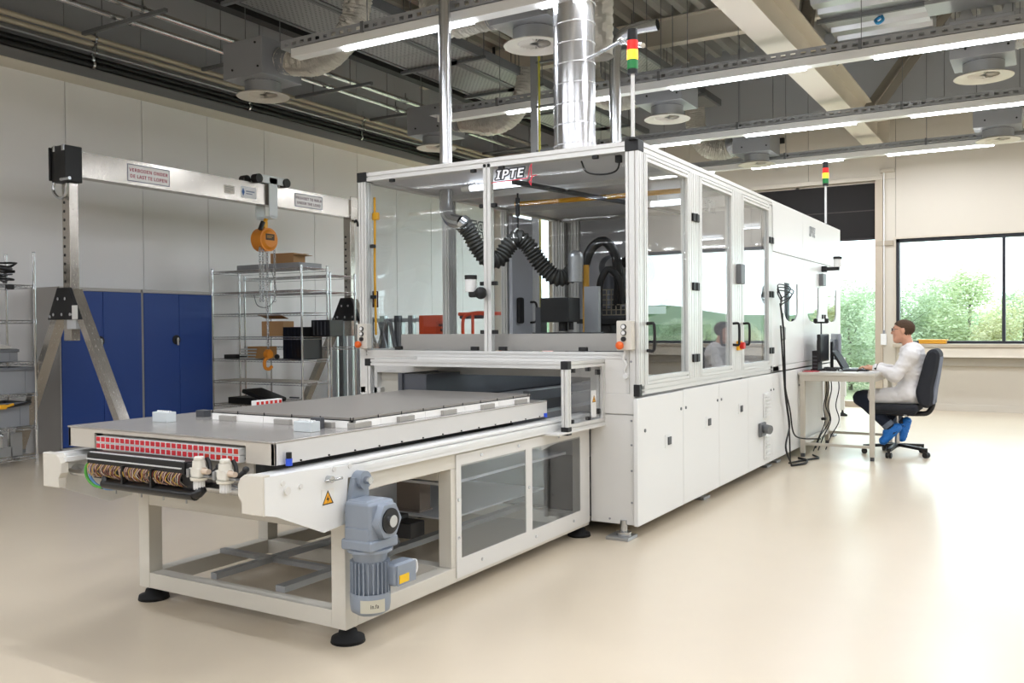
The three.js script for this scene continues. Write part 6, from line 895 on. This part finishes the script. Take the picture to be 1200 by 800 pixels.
{
  const Z = -10.42, t = thing('person', 'person in white lab coat, jeans and blue shoe covers sitting at the work table', 'person', [CX + 0.08, 0.56, Z]);
  const J = { neck: [-1.29, 1.17, Z], top: [-1.245, 1.09, Z], mid: [-1.225, 0.88, Z], pel: [-1.27, 0.665, Z] };
  const arm = (s) => ({ sh: [-1.255, 1.075, Z + s * 0.185], el: [-1.40, 0.865 + (s < 0 ? 0.01 : 0), Z + s * 0.235], wr: [-1.60, 0.945, Z + s * (s > 0 ? 0.24 : 0.13)] });
  const A = [arm(1), arm(-1)];
  const leg = (s) => ({ hip: [-1.29, 0.645, Z + s * 0.09], kn: [-1.755, 0.605 - (s < 0 ? 0.005 : 0), Z + s * 0.105], an: s > 0 ? [-1.475, 0.285, Z + 0.09] : [-1.40, 0.335, Z - 0.05] });
  const Lg = [leg(1), leg(-1)];
  // body (skin): torso, arms, legs in one field
  const bl = [cap(J.neck, J.top, 0.055, 0.08), cap(J.top, J.mid, 0.10, 0.105), cap(J.mid, J.pel, 0.105, 0.115)];
  for (const a of A) bl.push(cap(J.top, a.sh, 0.07, 0.055), cap(a.sh, a.el, 0.05, 0.04), cap(a.el, a.wr, 0.038, 0.026));
  for (const l of Lg) bl.push(cap(J.pel, l.hip, 0.09, 0.08), cap(l.hip, l.kn, 0.072, 0.05), cap(l.kn, l.an, 0.048, 0.033));
  const bodyG = sdfMesh(blend(bl, 0.04), [-1.85, 0.22, Z - 0.3], [-1.1, 1.25, Z + 0.3], 0.012);
  // head
  const hc = [-1.345, 1.335, Z];
  const H = (x, y, z) => [hc[0] - x, hc[1] + y, Z + z];
  const hl = [ell(H(-0.012, 0.028, 0), [0.098, 0.083, 0.076]), ell(H(0.03, -0.02, 0), [0.072, 0.085, 0.062]), cap(H(0.06, -0.095, -0.012), H(0.06, -0.095, 0.012), 0.03, 0.03), cap(H(0.0, -0.06, 0.045), H(0.062, -0.1, 0.012), 0.024, 0.022), cap(H(0.0, -0.06, -0.045), H(0.062, -0.1, -0.012), 0.024, 0.022)];
  const headF = blend(hl, 0.035), feat = blend([(x, y, z) => headF(x, y, z), cap(H(0.088, 0.012, 0), H(0.112, -0.025, 0), 0.008, 0.0125), cap(H(0.082, 0.028, 0.03), H(0.084, 0.028, -0.03), 0.012, 0.012), cap(H(0.088, -0.055, 0.012), H(0.088, -0.055, -0.012), 0.010, 0.010), cap(H(0.086, -0.068, 0.01), H(0.086, -0.068, -0.01), 0.009, 0.009)], 0.014);
  const ears = [1, -1].map((s) => ell(H(-0.008, 0.0, s * 0.078), [0.02, 0.032, 0.011])), nk = cap(J.neck, H(-0.02, -0.05, 0), 0.056, 0.052);
  const eyes = [1, -1].map((s) => ell(H(0.084, 0.012, s * 0.03), [0.014, 0.011, 0.014]));
  const full = (x, y, z) => { let d = smin(feat(x, y, z), nk(x, y, z), 0.03); for (const e of eyes) d = -smin(-d, e(x, y, z), 0.008); for (const e of ears) d = smin(d, e(x, y, z), 0.012); return d; };
  const headG = sdfMesh(full, [-1.48, 1.14, Z - 0.1], [-1.22, 1.45, Z + 0.1], 0.0035);
  // hands: palm, four unequal bent fingers and a thumb
  const hand = (a, s) => {
    const w = a.wr, o = [w[0] - 0.05, w[1] - 0.018, w[2] - s * 0.01], P3 = (u, v, k) => [w[0] - u, w[1] + v, w[2] + s * k - s * 0.01 * (u / 0.05)];
    const f = [cap(w, P3(0.03, -0.006, 0), 0.025, 0.026), cap(P3(0.03, -0.006, 0.018), P3(0.085, -0.008, 0.026), 0.015, 0.0125), cap(P3(0.03, -0.006, -0.012), P3(0.088, -0.006, -0.012), 0.016, 0.013), cap(P3(0.03, -0.006, 0.004), P3(0.09, -0.005, 0.008), 0.016, 0.013)];
    const palm = blend(f, 0.016), parts = [palm];
    [[-0.028, 0.068], [-0.009, 0.078], [0.010, 0.073], [0.028, 0.056]].forEach(([k, L]) => { const b = P3(0.088, -0.006, k), m1 = P3(0.088 + L * 0.42, 0.006, k * 1.05), m2 = P3(0.088 + L * 0.75, -0.004, k * 1.08), e = P3(0.088 + L * 0.97, -0.022, k * 1.08); parts.push(blend([cap(b, m1, 0.0092, 0.0085), cap(m1, m2, 0.0085, 0.0078), cap(m2, e, 0.0078, 0.0068)], 0.004)); });
    const tb = blend([cap(P3(0.03, -0.012, -0.024), P3(0.06, -0.018, -0.045), 0.013, 0.0105), cap(P3(0.06, -0.018, -0.045), P3(0.095, -0.022, -0.05), 0.0105, 0.0085)], 0.006); parts.push(tb);
    return sdfMesh((x, y, z) => { let d = parts[0](x, y, z); for (let i = 1; i < parts.length; i++) d = smin(d, parts[i](x, y, z), 0.005); return d; }, [w[0] - 0.19, w[1] - 0.06, w[2] - 0.09], [w[0] + 0.03, w[1] + 0.04, w[2] + 0.09], 0.0035);
  };
  M('body', [bodyG, headG, hand(A[0], 1), hand(A[1], -1)], C.skin, t);
  for (const k of [1, -1]) { M('eye', SP(...H(0.083, 0.012, k * 0.03), 0.0115), S('#e6e2dc', 0.3), t); M('iris', SP(...H(0.0905, 0.012, k * 0.03), 0.0055), S('#2c2118', 0.3), t); M('eyebrow', TU([H(0.093, 0.036, k * 0.014), H(0.094, 0.04, k * 0.03), H(0.082, 0.034, k * 0.05)], 0.0035, 10, 6), C.hair, t); }
  M('lips', TU([H(0.088, -0.06, 0.02), H(0.098, -0.06, 0), H(0.088, -0.06, -0.02)], 0.005, 10, 6), S('#a8695a', 0.5), t);
  // hair: short, close to the skull, off the face and ears
  const hairF = (x, y, z) => { const u = hc[0] - x, v = y - hc[1], w = Math.abs(z - Z); let d = headF(x, y, z) - 0.0075 - 0.0025 * noise3(x * 60, y * 60, z * 60); d = Math.max(d, u - 0.095); d = Math.max(d, -(v + 0.075)); d = Math.max(d, u > -0.012 ? 0.02 + (u + 0.012) * 0.52 - v : -0.02 - Math.min(0.055, (-0.012 - u) * 1.2) - v); return d; };
  M('hair', sdfMesh(hairF, [-1.47, 1.24, Z - 0.1], [-1.23, 1.46, Z + 0.1], 0.0035), C.hair, t);
  const gl = []; for (const s of [1, -1]) { gl.push(new THREE.TorusGeometry(0.022, 0.0022, 6, 20).scale(1, 0.75, 1).rotateY(Math.PI / 2).translate(hc[0] - 0.108, hc[1] + 0.012, Z + s * 0.032), CY(H(0.106, 0.018, s * 0.054), H(-0.002, 0.016, s * 0.077), 0.002, 0.002, 6)); } gl.push(CY(H(0.109, 0.016, 0.01), H(0.109, 0.016, -0.01), 0.002)); M('glasses', gl, C.black, t);
  // lab coat: torso, sleeves, skirt over the thighs, collar
  const fold = (x, y, z) => 0.005 * noise3(x * 8 + y * 6, y * 14, z * 7) + 0.002 * noise3(x * 26, y * 30, z * 20);
  const ct = [cap([-1.25, 1.1, Z], J.mid, 0.115, 0.125), cap(J.mid, [-1.275, 0.68, Z], 0.125, 0.135), ell([-1.255, 0.95, Z], [0.125, 0.2, 0.19]), ell([-1.275, 0.69, Z], [0.135, 0.13, 0.2])];
  for (const a of A) ct.push(cap([-1.25, 1.105, Z], a.sh, 0.075, 0.078), cap(a.sh, a.el, 0.076, 0.066), cap(a.el, [a.wr[0] + 0.02, a.wr[1] - 0.003, a.wr[2]], 0.064, 0.046));
  for (const l of Lg) ct.push(cap(l.hip, [l.kn[0] + 0.12, l.kn[1] + 0.012, l.kn[2]], 0.098, 0.085));
  ct.push(cap([-1.295, 1.125, Z - 0.03], [-1.295, 1.125, Z + 0.03], 0.066, 0.066));
  const coatF0 = blend(ct, 0.05), neckCut = cap([-1.30, 1.15, Z], [-1.33, 1.25, Z], 0.056, 0.07);
  const coatF = (x, y, z) => Math.max(coatF0(x, y, z) + fold(x, y, z), -neckCut(x, y, z), 0.562 - y);
  M('lab_coat', sdfMesh(coatF, [-1.74, 0.55, Z - 0.36], [-1.08, 1.2, Z + 0.36], 0.009), C.coat, t);
  const col = []; for (const s of [1, -1]) col.push(TU([[-1.245, 1.155, Z + s * 0.03], [-1.285, 1.16, Z + s * 0.062], [-1.34, 1.135, Z + s * 0.058], [-1.38, 1.08, Z + s * 0.03]], 0.013, 20, 8)); M('collar', col, C.coat, t);
  M('wrist_strap', [CY([A[0].wr[0] + 0.03, A[0].wr[1] - 0.006, A[0].wr[2]], [A[0].wr[0] + 0.008, A[0].wr[1], A[0].wr[2]], 0.047, 0.042, 20)], C.black, t);
  // trousers
  const jl = []; for (const l of Lg) jl.push(cap(l.hip, l.kn, 0.092, 0.077), cap(l.kn, [l.an[0], l.an[1] + 0.03, l.an[2]], 0.075, 0.056));
  const jF = blend(jl, 0.03);
  M('trousers', sdfMesh((x, y, z) => jF(x, y, z) + 0.7 * fold(x, y, z), [-1.86, 0.25, Z - 0.22], [-1.2, 0.75, Z + 0.22], 0.009), C.jeans, t);
  for (const l of Lg) { const dx = l.an[0] - l.kn[0], dy = l.an[1] - l.kn[1], L = Math.hypot(dx, dy), ux = dx / L, uy = dy / L; M('turn_up', CY([l.an[0] - ux * 0.04, l.an[1] + 0.03 - uy * 0.04, l.an[2]], [l.an[0] + ux * 0.012, l.an[1] + 0.03 + uy * 0.012, l.an[2]], 0.063, 0.062, 20), S('#6d7684', 0.9), t); M('sock', CY([l.an[0], l.an[1] + 0.03, l.an[2]], [l.an[0] + ux * 0.06 + 0.02, l.an[1] + uy * 0.06, l.an[2]], 0.045, 0.05, 16), C.black, t); }
  const shoes = [[[-1.395, 0.30, Z + 0.09], [-1.53, 0.155, Z + 0.095]], [[-1.315, 0.36, Z - 0.05], [-1.365, 0.18, Z - 0.05]]];
  shoes.forEach(([h, e], i) => { const l = Lg[i], f = blend([cap(h, e, 0.048, 0.045), cap([(h[0] + e[0]) / 2 - 0.03, (h[1] + e[1]) / 2 + 0.02, h[2]], [l.an[0] + 0.02, l.an[1] - 0.02, l.an[2]], 0.045, 0.05)], 0.03); M('shoe_cover', sdfMesh((x, y, z) => f(x, y, z) + 0.004 * noise3(x * 40, y * 40, z * 30), [-1.62, 0.08, Z - 0.14], [-1.24, 0.43, Z + 0.18], 0.006), C.shoe, t); });
}
scene.traverse((o) => { delete o.userData.w; });
renderer.render(scene, camera);
